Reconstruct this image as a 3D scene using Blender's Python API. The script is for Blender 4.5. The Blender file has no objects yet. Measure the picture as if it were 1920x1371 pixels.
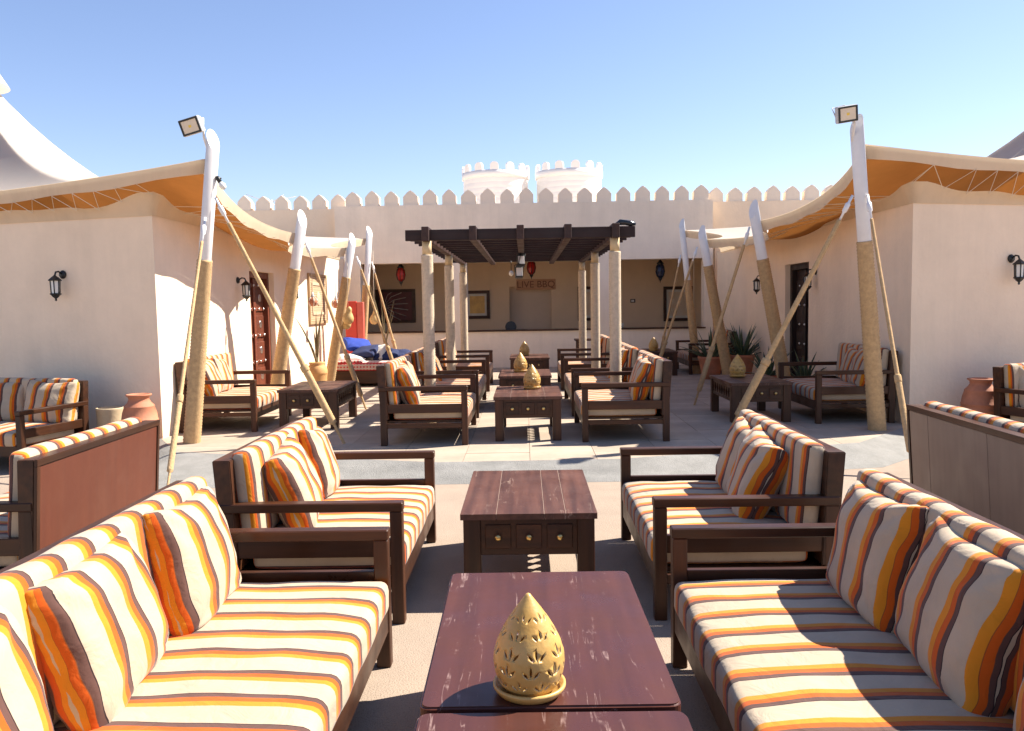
import bpy, bmesh, math, random
from mathutils import Vector, Matrix, noise
random.seed(7)
R = math.radians
S = bpy.context.scene
COL = S.collection

# ------------------------------------------------------------------ camera
F, CX, CY = 1540.0, 960.0, 685.5
cam_d = bpy.data.cameras.new('camera'); cam = bpy.data.objects.new('camera', cam_d); COL.objects.link(cam)
yc = Vector(((985-CX)/F, (CY-570)/F, -1)).normalized()
up = Vector((-math.sin(R(.9)), math.cos(R(.9)), 0)); zc = (up - yc*up.dot(yc)).normalized(); xc = yc.cross(zc)
m = Matrix((xc, yc, zc)).to_4x4(); m.translation = Vector((0, 0, 1.52)); cam.matrix_world = m
cam_d.sensor_fit = 'HORIZONTAL'; cam_d.sensor_width = 36.0; cam_d.lens = F/1920*36.0
cam_d.clip_start = .05; cam_d.clip_end = 1000
S.camera = cam
S.render.resolution_x = 1024; S.render.resolution_y = 731
# ------------------------------------------------------------------ sky, sun, exposure
sun_dir = Vector((.86, .33, 1.0)).normalized()
W = bpy.data.worlds.new('World'); S.world = W; W.use_nodes = True
wn = W.node_tree.nodes; wl = W.node_tree.links
bg = wn['Background']; sky = wn.new('ShaderNodeTexSky'); sky.sky_type = 'NISHITA'; sky.sun_disc = False
sky.sun_elevation = math.asin(sun_dir.z); sky.sun_rotation = math.atan2(sun_dir.x, sun_dir.y)
sky.air_density = 1.0; sky.dust_density = .3; sky.ozone_density = 2.0
tint = wn.new('ShaderNodeMixRGB'); tint.blend_type = 'MULTIPLY'; tint.inputs[0].default_value = 1; tint.inputs[2].default_value = (1.02, .95, 1.03, 1)
wl.new(sky.outputs[0], tint.inputs[1]); wl.new(tint.outputs[0], bg.inputs[0]); bg.inputs[1].default_value = .078
sl = bpy.data.lights.new('sun', 'SUN'); sl.energy = 4.9; sl.angle = R(.5); sl.color = (1, .94, .84)
so = bpy.data.objects.new('sun', sl); COL.objects.link(so); so.rotation_euler = sun_dir.to_track_quat('Z', 'Y').to_euler()
so.location = (10, 4, 20)
S.view_settings.view_transform = 'Standard'; S.view_settings.look = 'None'
S.view_settings.exposure = 1.32; S.view_settings.gamma = 1; S.view_settings.use_curve_mapping = False
P = .13          # height of the tiled terrace

# ------------------------------------------------------------------ materials
MATS = {}
def mat(name, col, rough=.6, bump=0, bscale=40, var=.12, vscale=3, metal=0, spec=.5, col2=None, trans=0, detail=6):
    if name in MATS: return MATS[name]
    M = bpy.data.materials.new(name); M.use_nodes = True; n = M.node_tree.nodes; l = M.node_tree.links
    b = n['Principled BSDF']; b.inputs['Roughness'].default_value = rough; b.inputs['Metallic'].default_value = metal
    b.inputs['Specular IOR Level'].default_value = spec
    tc = n.new('ShaderNodeTexCoord')
    nz = n.new('ShaderNodeTexNoise'); nz.inputs['Scale'].default_value = vscale; nz.inputs['Detail'].default_value = detail
    nz.inputs['Roughness'].default_value = .65
    l.new(tc.outputs['Object'], nz.inputs['Vector'])
    cr = n.new('ShaderNodeValToRGB'); c2 = col2 or [c*(1-var*1.6) for c in col]
    cr.color_ramp.elements[0].position = .3; cr.color_ramp.elements[0].color = (*c2, 1)
    cr.color_ramp.elements[1].position = .7; cr.color_ramp.elements[1].color = (*[min(1, c*(1+var*.4)) for c in col], 1)
    l.new(nz.outputs['Fac'], cr.inputs['Fac']); l.new(cr.outputs['Color'], b.inputs['Base Color'])
    if bump:
        n2 = n.new('ShaderNodeTexNoise'); n2.inputs['Scale'].default_value = bscale; n2.inputs['Detail'].default_value = 8
        l.new(tc.outputs['Object'], n2.inputs['Vector'])
        bp = n.new('ShaderNodeBump'); bp.inputs['Strength'].default_value = bump; bp.inputs['Distance'].default_value = .01
        l.new(n2.outputs['Fac'], bp.inputs['Height']); l.new(bp.outputs['Normal'], b.inputs['Normal'])
    if trans:
        tr = n.new('ShaderNodeBsdfTranslucent'); l.new(cr.outputs['Color'], tr.inputs['Color'])
        mx = n.new('ShaderNodeMixShader'); mx.inputs[0].default_value = trans
        l.new(b.outputs[0], mx.inputs[1]); l.new(tr.outputs[0], mx.inputs[2]); l.new(mx.outputs[0], n['Material Output'].inputs[0])
    MATS[name] = M; return M

def wood(name, col, col2, rough=.4, scratch=None, axis=1, random_tone=.25, spec=.35, scr_thr=.72):
    """wood with grain along `axis` (object space) and optional pale scratches and wear"""
    M = bpy.data.materials.new(name); M.use_nodes = True; n = M.node_tree.nodes; l = M.node_tree.links
    b = n['Principled BSDF']; b.inputs['Specular IOR Level'].default_value = spec
    tc = n.new('ShaderNodeTexCoord'); mp = n.new('ShaderNodeMapping'); sc = [22, 22, 22]; sc[axis] = 1.3
    mp.inputs['Scale'].default_value = sc; l.new(tc.outputs['Object'], mp.inputs['Vector'])
    oi = n.new('ShaderNodeObjectInfo'); ad = n.new('ShaderNodeVectorMath'); ad.operation = 'ADD'
    ml = n.new('ShaderNodeMath'); ml.operation = 'MULTIPLY'; ml.inputs[1].default_value = 37
    l.new(oi.outputs['Random'], ml.inputs[0]); l.new(mp.outputs[0], ad.inputs[0]); l.new(ml.outputs[0], ad.inputs[1])
    nz = n.new('ShaderNodeTexNoise'); nz.inputs['Scale'].default_value = 1; nz.inputs['Detail'].default_value = 8
    l.new(ad.outputs[0], nz.inputs['Vector'])
    cr = n.new('ShaderNodeValToRGB'); cr.color_ramp.elements[0].position = .32; cr.color_ramp.elements[0].color = (*col2, 1)
    cr.color_ramp.elements[1].position = .68; cr.color_ramp.elements[1].color = (*col, 1); l.new(nz.outputs['Fac'], cr.inputs['Fac'])
    hv = n.new('ShaderNodeHueSaturation'); mr = n.new('ShaderNodeMapRange'); mr.inputs[3].default_value = 1-random_tone; mr.inputs[4].default_value = 1+random_tone
    l.new(oi.outputs['Random'], mr.inputs[0]); l.new(mr.outputs[0], hv.inputs['Value']); l.new(cr.outputs[0], hv.inputs['Color'])
    out = hv.outputs[0]
    n3 = n.new('ShaderNodeTexNoise'); n3.inputs['Scale'].default_value = 6; n3.inputs['Detail'].default_value = 8; l.new(tc.outputs['Object'], n3.inputs['Vector'])
    rr = n.new('ShaderNodeMapRange'); rr.inputs[1].default_value = .3; rr.inputs[2].default_value = .7
    rr.inputs[3].default_value = rough-.1; rr.inputs[4].default_value = rough+.15; l.new(n3.outputs['Fac'], rr.inputs[0]); l.new(rr.outputs[0], b.inputs['Roughness'])
    if scratch:
        def iso(sc_, along, width, rot, seedv):
            m2 = n.new('ShaderNodeMapping'); v_ = [sc_]*3; v_[axis] = along; m2.inputs['Scale'].default_value = v_; m2.inputs['Rotation'].default_value = (0, 0, rot); m2.inputs['Location'].default_value = (seedv, seedv*2, seedv*3)
            l.new(tc.outputs['Object'], m2.inputs['Vector']); a2 = n.new('ShaderNodeVectorMath'); a2.operation = 'ADD'; l.new(m2.outputs[0], a2.inputs[0]); l.new(ml.outputs[0], a2.inputs[1])
            q = n.new('ShaderNodeTexNoise'); q.inputs['Scale'].default_value = 1; q.inputs['Detail'].default_value = 5; q.inputs['Roughness'].default_value = .55; l.new(a2.outputs[0], q.inputs['Vector'])
            d1 = n.new('ShaderNodeMath'); d1.operation = 'SUBTRACT'; d1.inputs[1].default_value = .5; l.new(q.outputs['Fac'], d1.inputs[0]); d2 = n.new('ShaderNodeMath'); d2.operation = 'ABSOLUTE'; l.new(d1.outputs[0], d2.inputs[0])
            r_ = n.new('ShaderNodeMapRange'); r_.inputs[1].default_value = 0; r_.inputs[2].default_value = width; r_.inputs[3].default_value = 1; r_.inputs[4].default_value = 0; l.new(d2.outputs[0], r_.inputs[0]); return r_.outputs[0]
        L1_ = iso(5.0, .35, .006, .05, 3.0); L2_ = iso(6.5, .45, .004, -.04, 7.0)
        mk = n.new('ShaderNodeTexNoise'); mk.inputs['Scale'].default_value = 4.5; mk.inputs['Detail'].default_value = 12; mk.inputs['Roughness'].default_value = .75; l.new(tc.outputs['Object'], mk.inputs['Vector'])
        r2 = n.new('ShaderNodeMapRange'); r2.inputs[1].default_value = scr_thr-.12; r2.inputs[2].default_value = scr_thr; l.new(mk.outputs['Fac'], r2.inputs[0])
        mxx = n.new('ShaderNodeMath'); mxx.operation = 'MAXIMUM'; l.new(L1_, mxx.inputs[0]); l.new(L2_, mxx.inputs[1])
        mu = n.new('ShaderNodeMath'); mu.operation = 'MULTIPLY'; l.new(mxx.outputs[0], mu.inputs[0]); l.new(r2.outputs[0], mu.inputs[1])
        mul = n.new('ShaderNodeMath'); mul.operation = 'MULTIPLY'; mul.inputs[1].default_value = .55; l.new(mu.outputs[0], mul.inputs[0])
        mx = n.new('ShaderNodeMixRGB'); mx.inputs[2].default_value = (*scratch, 1); l.new(mul.outputs[0], mx.inputs[0]); l.new(out, mx.inputs[1]); out = mx.outputs[0]
    l.new(out, b.inputs['Base Color'])
    bp = n.new('ShaderNodeBump'); bp.inputs['Strength'].default_value = .12; bp.inputs['Distance'].default_value = .004
    l.new(nz.outputs['Fac'], bp.inputs['Height']); l.new(bp.outputs[0], b.inputs['Normal'])
    return M

def stripes(name, period=.158, fray=.6):
    M = bpy.data.materials.new(name); M.use_nodes = True; n = M.node_tree.nodes; l = M.node_tree.links
    b = n['Principled BSDF']; b.inputs['Roughness'].default_value = .85; b.inputs['Specular IOR Level'].default_value = .2
    b.inputs['Sheen Weight'].default_value = .15
    uv = n.new('ShaderNodeUVMap'); uv.uv_map = 'UVMap'; sp = n.new('ShaderNodeSeparateXYZ'); l.new(uv.outputs[0], sp.inputs[0])
    d = n.new('ShaderNodeMath'); d.operation = 'DIVIDE'; d.inputs[1].default_value = period; l.new(sp.outputs[0], d.inputs[0])
    fr = n.new('ShaderNodeMath'); fr.operation = 'FRACT'; l.new(d.outputs[0], fr.inputs[0])
    cr = n.new('ShaderNodeValToRGB'); r = cr.color_ramp; r.interpolation = 'CONSTANT'
    cream = (.46, .355, .245); yel = (.62, .215, .010); ora = (.54, .088, .0035); bro = (.105, .048, .036); drk = (.025, .012, .012); lin = (.28, .075, .015)
    seq = [(0, yel), (.155, lin), (.163, ora), (.295, lin), (.303, bro), (.425, drk), (.447, cream)]
    r.elements[0].position = 0; r.elements[0].color = (*yel, 1); r.elements[1].position = .155; r.elements[1].color = (*lin, 1)
    for p, c in seq[2:]:
        e = r.elements.new(p); e.color = (*c, 1)
    l.new(fr.outputs[0], cr.inputs[0])
    tc = n.new('ShaderNodeTexCoord'); nz = n.new('ShaderNodeTexNoise'); nz.inputs['Scale'].default_value = 5; nz.inputs['Detail'].default_value = 7
    l.new(tc.outputs['Object'], nz.inputs['Vector'])
    mr = n.new('ShaderNodeMapRange'); mr.inputs[1].default_value = .3; mr.inputs[2].default_value = .7; mr.inputs[3].default_value = .86; mr.inputs[4].default_value = 1.06
    l.new(nz.outputs['Fac'], mr.inputs[0])
    hv = n.new('ShaderNodeHueSaturation'); l.new(cr.outputs[0], hv.inputs['Color']); l.new(mr.outputs[0], hv.inputs['Value']); l.new(hv.outputs[0], b.inputs['Base Color'])
    w = n.new('ShaderNodeTexNoise'); w.inputs['Scale'].default_value = 9; w.inputs['Detail'].default_value = 4; w.inputs['Distortion'].default_value = 1.2; l.new(tc.outputs['Object'], w.inputs['Vector'])
    w2 = n.new('ShaderNodeTexNoise'); w2.inputs['Scale'].default_value = 900; l.new(tc.outputs['Object'], w2.inputs['Vector'])
    b1 = n.new('ShaderNodeBump'); b1.inputs['Strength'].default_value = .45; b1.inputs['Distance'].default_value = .02; l.new(w.outputs['Fac'], b1.inputs['Height'])
    b2 = n.new('ShaderNodeBump'); b2.inputs['Strength'].default_value = .15; b2.inputs['Distance'].default_value = .001; l.new(w2.outputs['Fac'], b2.inputs['Height'])
    l.new(b1.outputs[0], b2.inputs['Normal']); l.new(b2.outputs[0], b.inputs['Normal'])
    return M

def ground_mat(name, c1, c2, speck, sscale=220, big=1.2, bump=.3, crack=False):
    M = bpy.data.materials.new(name); M.use_nodes = True; n = M.node_tree.nodes; l = M.node_tree.links
    b = n['Principled BSDF']; b.inputs['Roughness'].default_value = .9; b.inputs['Specular IOR Level'].default_value = .2
    tc = n.new('ShaderNodeTexCoord'); a = n.new('ShaderNodeTexNoise'); a.inputs['Scale'].default_value = big; a.inputs['Detail'].default_value = 10; a.inputs['Roughness'].default_value = .7
    l.new(tc.outputs['Object'], a.inputs['Vector'])
    cr = n.new('ShaderNodeValToRGB'); cr.color_ramp.elements[0].position = .33; cr.color_ramp.elements[0].color = (*c2, 1); cr.color_ramp.elements[1].position = .66; cr.color_ramp.elements[1].color = (*c1, 1)
    l.new(a.outputs['Fac'], cr.inputs[0])
    s = n.new('ShaderNodeTexNoise'); s.inputs['Scale'].default_value = sscale; s.inputs['Detail'].default_value = 3; l.new(tc.outputs['Object'], s.inputs['Vector'])
    mr = n.new('ShaderNodeMapRange'); mr.inputs[1].default_value = .56; mr.inputs[2].default_value = .7; mr.inputs[3].default_value = 0; mr.inputs[4].default_value = .5; l.new(s.outputs['Fac'], mr.inputs[0])
    mx = n.new('ShaderNodeMixRGB'); l.new(mr.outputs[0], mx.inputs[0]); l.new(cr.outputs[0], mx.inputs[1]); mx.inputs[2].default_value = (*speck, 1)
    out = mx.outputs[0]
    if crack:
        v = n.new('ShaderNodeTexVoronoi'); v.feature = 'DISTANCE_TO_EDGE'; v.inputs['Scale'].default_value = .45
        wv = n.new('ShaderNodeTexNoise'); wv.inputs['Scale'].default_value = 2.5; wv.inputs['Detail'].default_value = 8; l.new(tc.outputs['Object'], wv.inputs['Vector'])
        va = n.new('ShaderNodeVectorMath'); va.operation = 'ADD'; l.new(tc.outputs['Object'], va.inputs[0]); l.new(wv.outputs['Color'], va.inputs[1]); l.new(va.outputs[0], v.inputs['Vector'])
        m3 = n.new('ShaderNodeMapRange'); m3.inputs[1].default_value = 0; m3.inputs[2].default_value = .008; m3.inputs[3].default_value = .8; m3.inputs[4].default_value = 0; l.new(v.outputs['Distance'], m3.inputs[0])
        m4 = n.new('ShaderNodeMixRGB'); l.new(m3.outputs[0], m4.inputs[0]); l.new(out, m4.inputs[1]); m4.inputs[2].default_value = (.12, .1, .08, 1); out = m4.outputs[0]
    l.new(out, b.inputs['Base Color'])
    bp = n.new('ShaderNodeBump'); bp.inputs['Strength'].default_value = bump; bp.inputs['Distance'].default_value = .01
    ad = n.new('ShaderNodeMath'); ad.operation = 'ADD'; l.new(a.outputs['Fac'], ad.inputs[0]); l.new(s.outputs['Fac'], ad.inputs[1]); l.new(ad.outputs[0], bp.inputs['Height'])
    l.new(bp.outputs[0], b.inputs['Normal'])
    return M

def weave(name, c1, c2, scale=60, rough=.9):
    M = bpy.data.materials.new(name); M.use_nodes = True; n = M.node_tree.nodes; l = M.node_tree.links
    b = n['Principled BSDF']; b.inputs['Roughness'].default_value = rough; tc = n.new('ShaderNodeTexCoord')
    out = []
    for d in 'XYZ':
        w = n.new('ShaderNodeTexWave'); w.bands_direction = d; w.inputs['Scale'].default_value = scale/20; w.inputs['Distortion'].default_value = .4; l.new(tc.outputs['Object'], w.inputs[0]); out.append(w)
    a = n.new('ShaderNodeMath'); a.operation = 'MULTIPLY'; l.new(out[0].outputs[1], a.inputs[0]); l.new(out[1].outputs[1], a.inputs[1])
    a2 = n.new('ShaderNodeMath'); a2.operation = 'ADD'; l.new(a.outputs[0], a2.inputs[0]); l.new(out[2].outputs[1], a2.inputs[1])
    cr = n.new('ShaderNodeValToRGB'); cr.color_ramp.elements[0].position = .4; cr.color_ramp.elements[0].color = (*c1, 1); cr.color_ramp.elements[1].position = .75; cr.color_ramp.elements[1].color = (*c2, 1)
    l.new(a2.outputs[0], cr.inputs[0]); l.new(cr.outputs[0], b.inputs['Base Color']); return M

M_STUCCO = mat('stucco', (.90, .72, .535), .92, .5, 22, .06, 1.6, spec=.15)
M_STUCCO_B = mat('stucco_back', (.90, .76, .61), .92, .6, 14, .07, 1.3, spec=.15)
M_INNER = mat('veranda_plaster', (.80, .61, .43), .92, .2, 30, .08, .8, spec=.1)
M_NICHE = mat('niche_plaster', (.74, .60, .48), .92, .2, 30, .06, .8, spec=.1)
M_WOOD = wood('dark_stained_wood', (.072, .025, .0095), (.032, .0115, .0055), .42, scratch=(.25, .14, .09), axis=0, scr_thr=.78)
M_WOODZ = wood('dark_stained_wood_upright', (.072, .025, .0095), (.032, .0115, .0055), .42, axis=2)
M_TOP = wood('painted_table_wood', (.082, .026, .017), (.062, .02, .014), .33, scratch=(.5, .34, .29), axis=1, random_tone=.06, scr_thr=.62)
M_TOP2 = wood('weathered_table_wood', (.12, .05, .032), (.065, .027, .018), .42, scratch=(.5, .36, .27), axis=1, random_tone=.12, scr_thr=.62)
M_REDPANEL = wood('reddish_board', (.115, .032, .016), (.10, .028, .015), .45, scratch=(.3, .13, .09), axis=2, random_tone=.05)
M_GREYPANEL = wood('weathered_board', (.30, .215, .155), (.265, .19, .138), .6, scratch=(.12, .08, .06), axis=2, random_tone=.05)
M_PERG = wood('pergola_wood', (.03, .013, .010), (.018, .008, .007), .55, axis=0)
M_PERGY = wood('pergola_rafter_wood', (.05, .024, .017), (.03, .014, .011), .55, axis=1)
M_FAB = stripes('striped_canvas')
M_UNDER = mat('cushion_lining', (.62, .45, .28), .9)
M_BRASS = mat('brass', (.75, .52, .2), .3, metal=1)
M_STEEL = mat('stud_metal', (.75, .73, .7), .3, metal=1)
M_CLAY = mat('glazed_yellow_clay', (.56, .36, .12), .38, .15, 60, .14, 7, col2=(.46, .25, .055))
M_CHIP = mat('pale_clay_cut', (.72, .6, .42), .8)
M_TERRA = mat('terracotta', (.50, .19, .10), .75, .2, 50, .16, 6)
M_TERRA_O = mat('ochre_pot', (.62, .33, .12), .75, .2, 50, .12, 6)
M_CREAMPOT = mat('cream_pot', (.55, .42, .26), .7, .2, 50, .12, 6)
M_ROPE = mat('sisal_rope', (.56, .37, .19), .95, .6, 90, .16, 25, spec=.1)
M_ROPEW = mat('pale_rope', (.62, .50, .36), .95, .6, 90, .14, 25, spec=.1)
M_WHITE = mat('white_painted_steel', (.78, .75, .72), .4, .05, 40, .05, 6)
M_TENT = mat('tent_canvas', (.78, .63, .44), .85, .1, 30, .05, 1.5, trans=.22, spec=.1)
M_TENTTOP = mat('tent_roof_canvas', (.84, .80, .72), .8, .1, 30, .04, 1.2, trans=.55, spec=.15)
M_UNDERGLOW = mat('orange_canvas_glow', (.44, .185, .05), .85, .1, 30, .1, 2, trans=.38, spec=.1)  # orange glow of sunlight through the cream canvas, put into the colour
M_CORD = mat('white_cord', (.72, .62, .48), .9)
M_BLACK = mat('black_iron', (.012, .014, .014), .45, .3, 90)
M_GLASS = mat('frosted_glass', (.75, .75, .7), .25, var=.03)
M_LENS = mat('floodlight_lens', (.72, .62, .48), .2, var=.06, vscale=12)
M_YELLOW = mat('led_chip', (.8, .55, .08), .4)
M_GREYM = mat('grey_cast_metal', (.55, .54, .53), .45)
M_DOORL = wood('red_brown_door', (.17, .045, .022), (.11, .03, .016), .4, axis=2)
M_DOORD = wood('dark_door', (.03, .015, .012), (.018, .01, .008), .45, axis=2)
M_RED = mat('red_painted_wood', (.62, .05, .03), .5)
M_LEAF = mat('aloe_leaf', (.075, .115, .055), .5, .1, 30, .25, 5)
M_DRY = mat('dry_leaf', (.20, .15, .07), .7, .1, 30, .25, 5)
M_TILE = mat('limestone_tile', (.44, .345, .26), .8, .15, 60, .14, 2.6, spec=.25)
_n = M_TILE.node_tree.nodes; _l = M_TILE.node_tree.links; _b = _n['Principled BSDF']; _src = _b.inputs['Base Color'].links[0].from_socket
_oi = _n.new('ShaderNodeObjectInfo'); _mr = _n.new('ShaderNodeMapRange'); _mr.inputs[3].default_value = .88; _mr.inputs[4].default_value = 1.05; _hv = _n.new('ShaderNodeHueSaturation')
_l.new(_oi.outputs['Random'], _mr.inputs[0]); _l.new(_mr.outputs[0], _hv.inputs['Value']); _l.new(_src, _hv.inputs['Color']); _l.new(_hv.outputs[0], _b.inputs['Base Color'])
M_GROUT = mat('grout', (.22, .17, .13), .95)
M_GROUND = ground_mat('aggregate_concrete', (.37, .285, .215), (.30, .23, .175), (.17, .12, .09), 130, 1.6, .5)
M_RAMP = ground_mat('grey_rough_concrete', (.30, .285, .26), (.215, .205, .185), (.13, .125, .11), 120, 3, .7)
M_BLUE = mat('blue_cloth', (.012, .045, .32), .85, .3, 30)
M_NAVY = mat('navy_cloth', (.012, .022, .085), .85, .3, 30)
M_WCLOTH = mat('white_cloth', (.72, .68, .6), .9, .3, 20)
M_PLAID = weave('red_plaid_cloth', (.48, .03, .035), (.55, .42, .36), 110)
M_RUG = weave('carved_plaque', (.30, .18, .10), (.48, .34, .2), 150)
M_REDGLASS = mat('red_lantern_glass', (.35, .015, .01), .25)
M_BLUEGLASS = mat('dark_blue_lantern_glass', (.015, .02, .06), .2)
M_GOURD = mat('dried_gourd', (.62, .42, .17), .5, .05, 30, .15, 8)
M_TANK = mat('white_tank', (.82, .8, .78), .6, .1, 20, .03)
M_PLASTIC = mat('black_plastic_sheet', (.01, .014, .02), .2, .8, 30)
M_SIGN = wood('sign_wood', (.52, .30, .19), (.42, .22, .13), .7, axis=0)
M_PAINT1 = mat('sunset_picture', (.75, .5, .14), .4, var=.4, vscale=4, col2=(.5, .25, .06))
M_PAINT2 = mat('sand_picture', (.55, .4, .26), .4, var=.4, vscale=4, col2=(.7, .6, .48))

def weather(M, amt):
    n = M.node_tree.nodes; l = M.node_tree.links; b = n['Principled BSDF']; src = b.inputs['Base Color'].links[0].from_socket; tc = n.new('ShaderNodeTexCoord')
    mp_ = n.new('ShaderNodeMapping'); mp_.inputs['Scale'].default_value = (5, 5, .35); l.new(tc.outputs['Object'], mp_.inputs[0])
    a = n.new('ShaderNodeTexNoise'); a.inputs['Scale'].default_value = 1; a.inputs['Detail'].default_value = 9; a.inputs['Roughness'].default_value = .7; l.new(mp_.outputs[0], a.inputs['Vector'])
    c = n.new('ShaderNodeTexNoise'); c.inputs['Scale'].default_value = .55; c.inputs['Detail'].default_value = 5; l.new(tc.outputs['Object'], c.inputs['Vector'])
    m1 = n.new('ShaderNodeMath'); m1.operation = 'MULTIPLY'; l.new(a.outputs['Fac'], m1.inputs[0]); l.new(c.outputs['Fac'], m1.inputs[1])
    r = n.new('ShaderNodeMapRange'); r.inputs[1].default_value = .2; r.inputs[2].default_value = .36; r.inputs[3].default_value = 1.0; r.inputs[4].default_value = 1-amt; l.new(m1.outputs[0], r.inputs[0])
    h = n.new('ShaderNodeHueSaturation'); l.new(src, h.inputs['Color']); l.new(r.outputs[0], h.inputs['Value']); l.new(h.outputs[0], b.inputs['Base Color'])
weather(M_STUCCO, .05); weather(M_STUCCO_B, .08); weather(M_TENT, .12)
# ------------------------------------------------------------------ builders
def link(name, me, material=None, parent=None, loc=None, rot=None, smooth=False):
    o = bpy.data.objects.new(name, me); COL.objects.link(o)
    if material is not None and me is not None and not me.materials: me.materials.append(material)
    if parent: o.parent = parent
    if loc is not None: o.location = loc
    if rot is not None: o.rotation_euler = rot
    if smooth:
        for p in me.polygons: p.use_smooth = True
    return o
def tag(o, label, cat, group=None):
    o['label'] = label; o['category'] = cat
    if group: o['group'] = group
    return o
def thing(name, label, cat, loc=(0, 0, 0), rz=0, group=None):
    o = bpy.data.objects.new(name, None); COL.objects.link(o); o.empty_display_size = .1
    o.location = loc; o.rotation_euler = (0, 0, rz); return tag(o, label, cat, group)
def struct(o): o['kind'] = 'structure'; return o
def me_from(bm, name='mesh'):
    me = bpy.data.meshes.new(name); bmesh.ops.recalc_face_normals(bm, faces=bm.faces); bm.to_mesh(me); bm.free(); return me
def box_bm(bm, x0, x1, y0, y1, z0, z1, bev=0, seg=1):
    r = bmesh.ops.create_cube(bm, size=1); vs = r['verts']
    bmesh.ops.scale(bm, vec=(x1-x0, y1-y0, z1-z0), verts=vs); bmesh.ops.translate(bm, vec=((x0+x1)/2, (y0+y1)/2, (z0+z1)/2), verts=vs)
    if bev:
        es = list({e for v in vs for e in v.link_edges}); bmesh.ops.bevel(bm, geom=es, offset=bev, segments=seg, affect='EDGES')
def box(name, x0, x1, y0, y1, z0, z1, material, parent=None, bev=.004, seg=1):
    bm = bmesh.new(); box_bm(bm, x0, x1, y0, y1, z0, z1, bev, seg); return link(name, me_from(bm), material, parent)
def boxes(name, lst, material, parent=None, bev=.004):
    bm = bmesh.new()
    for b in lst: box_bm(bm, *b, bev)
    return link(name, me_from(bm), material, parent)
def prism(name, pts, axis, a0, a1, material, parent=None, bev=0):
    """extrude polygon pts along axis ('x','y','z') from a0 to a1"""
    def v(p, a): return {'x': (a, p[0], p[1]), 'y': (p[0], a, p[1]), 'z': (p[0], p[1], a)}[axis]
    bm = bmesh.new(); A = [bm.verts.new(v(p, a0)) for p in pts]; B = [bm.verts.new(v(p, a1)) for p in pts]
    bm.faces.new(A); bm.faces.new(B[::-1])
    for i in range(len(pts)): j = (i+1) % len(pts); bm.faces.new((A[i], B[i], B[j], A[j]))
    bmesh.ops.recalc_face_normals(bm, faces=bm.faces)
    if bev: bmesh.ops.bevel(bm, geom=list(bm.edges), offset=bev, segments=2, affect='EDGES')
    return link(name, me_from(bm), material, parent)
def lathe_me(prof, n=24, cap=True):
    bm = bmesh.new(); rings = []
    for r, z in prof:
        if r < 1e-5: rings.append([bm.verts.new((0, 0, z))])
        else: rings.append([bm.verts.new((r*math.cos(2*math.pi*k/n), r*math.sin(2*math.pi*k/n), z)) for k in range(n)])
    for a, b in zip(rings, rings[1:]):
        for k in range(n):
            j = (k+1) % n
            if len(a) == 1 and len(b) == 1: continue
            if len(a) == 1: bm.faces.new((a[0], b[j], b[k]))
            elif len(b) == 1: bm.faces.new((a[k], a[j], b[0]))
            else: bm.faces.new((a[k], a[j], b[j], b[k]))
    if cap:
        for r in (rings[0], rings[-1]):
            if len(r) > 1: bm.faces.new(r)
    return me_from(bm)
def lathe(name, prof, material, parent=None, n=24, loc=None, rot=None, smooth=True):
    me = lathe_me(prof, n); o = link(name, me, material, parent, loc, rot)
    if smooth:
        for p in me.polygons: p.use_smooth = len(p.vertices) < 5
    return o
def axis_rot(a, b):
    return (Vector(b)-Vector(a)).to_track_quat('Z', 'Y').to_euler()
def tube(name, pts, r, material, parent=None, n=8):
    pts = [Vector(p) for p in pts]; bm = bmesh.new(); rings = []
    for i, p in enumerate(pts):
        d = (pts[min(i+1, len(pts)-1)]-pts[max(i-1, 0)]).normalized(); q = d.to_track_quat('Z', 'Y')
        rr = r[i] if isinstance(r, (list, tuple)) else r
        rings.append([bm.verts.new(p+q @ Vector((rr*math.cos(2*math.pi*k/n), rr*math.sin(2*math.pi*k/n), 0))) for k in range(n)])
    for a, b in zip(rings, rings[1:]):
        for k in range(n): bm.faces.new((a[k], a[(k+1) % n], b[(k+1) % n], b[k]))
    bm.faces.new(rings[0]); bm.faces.new(rings[-1])
    o = link(name, me_from(bm), material, parent)
    for p in o.data.polygons: p.use_smooth = len(p.vertices) < 5
    return o
def copy_tree(o, parent=None):
    c = o.copy(); COL.objects.link(c); c.parent = parent
    for ch in [x for x in bpy.data.objects if x.parent == o]: copy_tree(ch, c)
    return c
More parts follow.
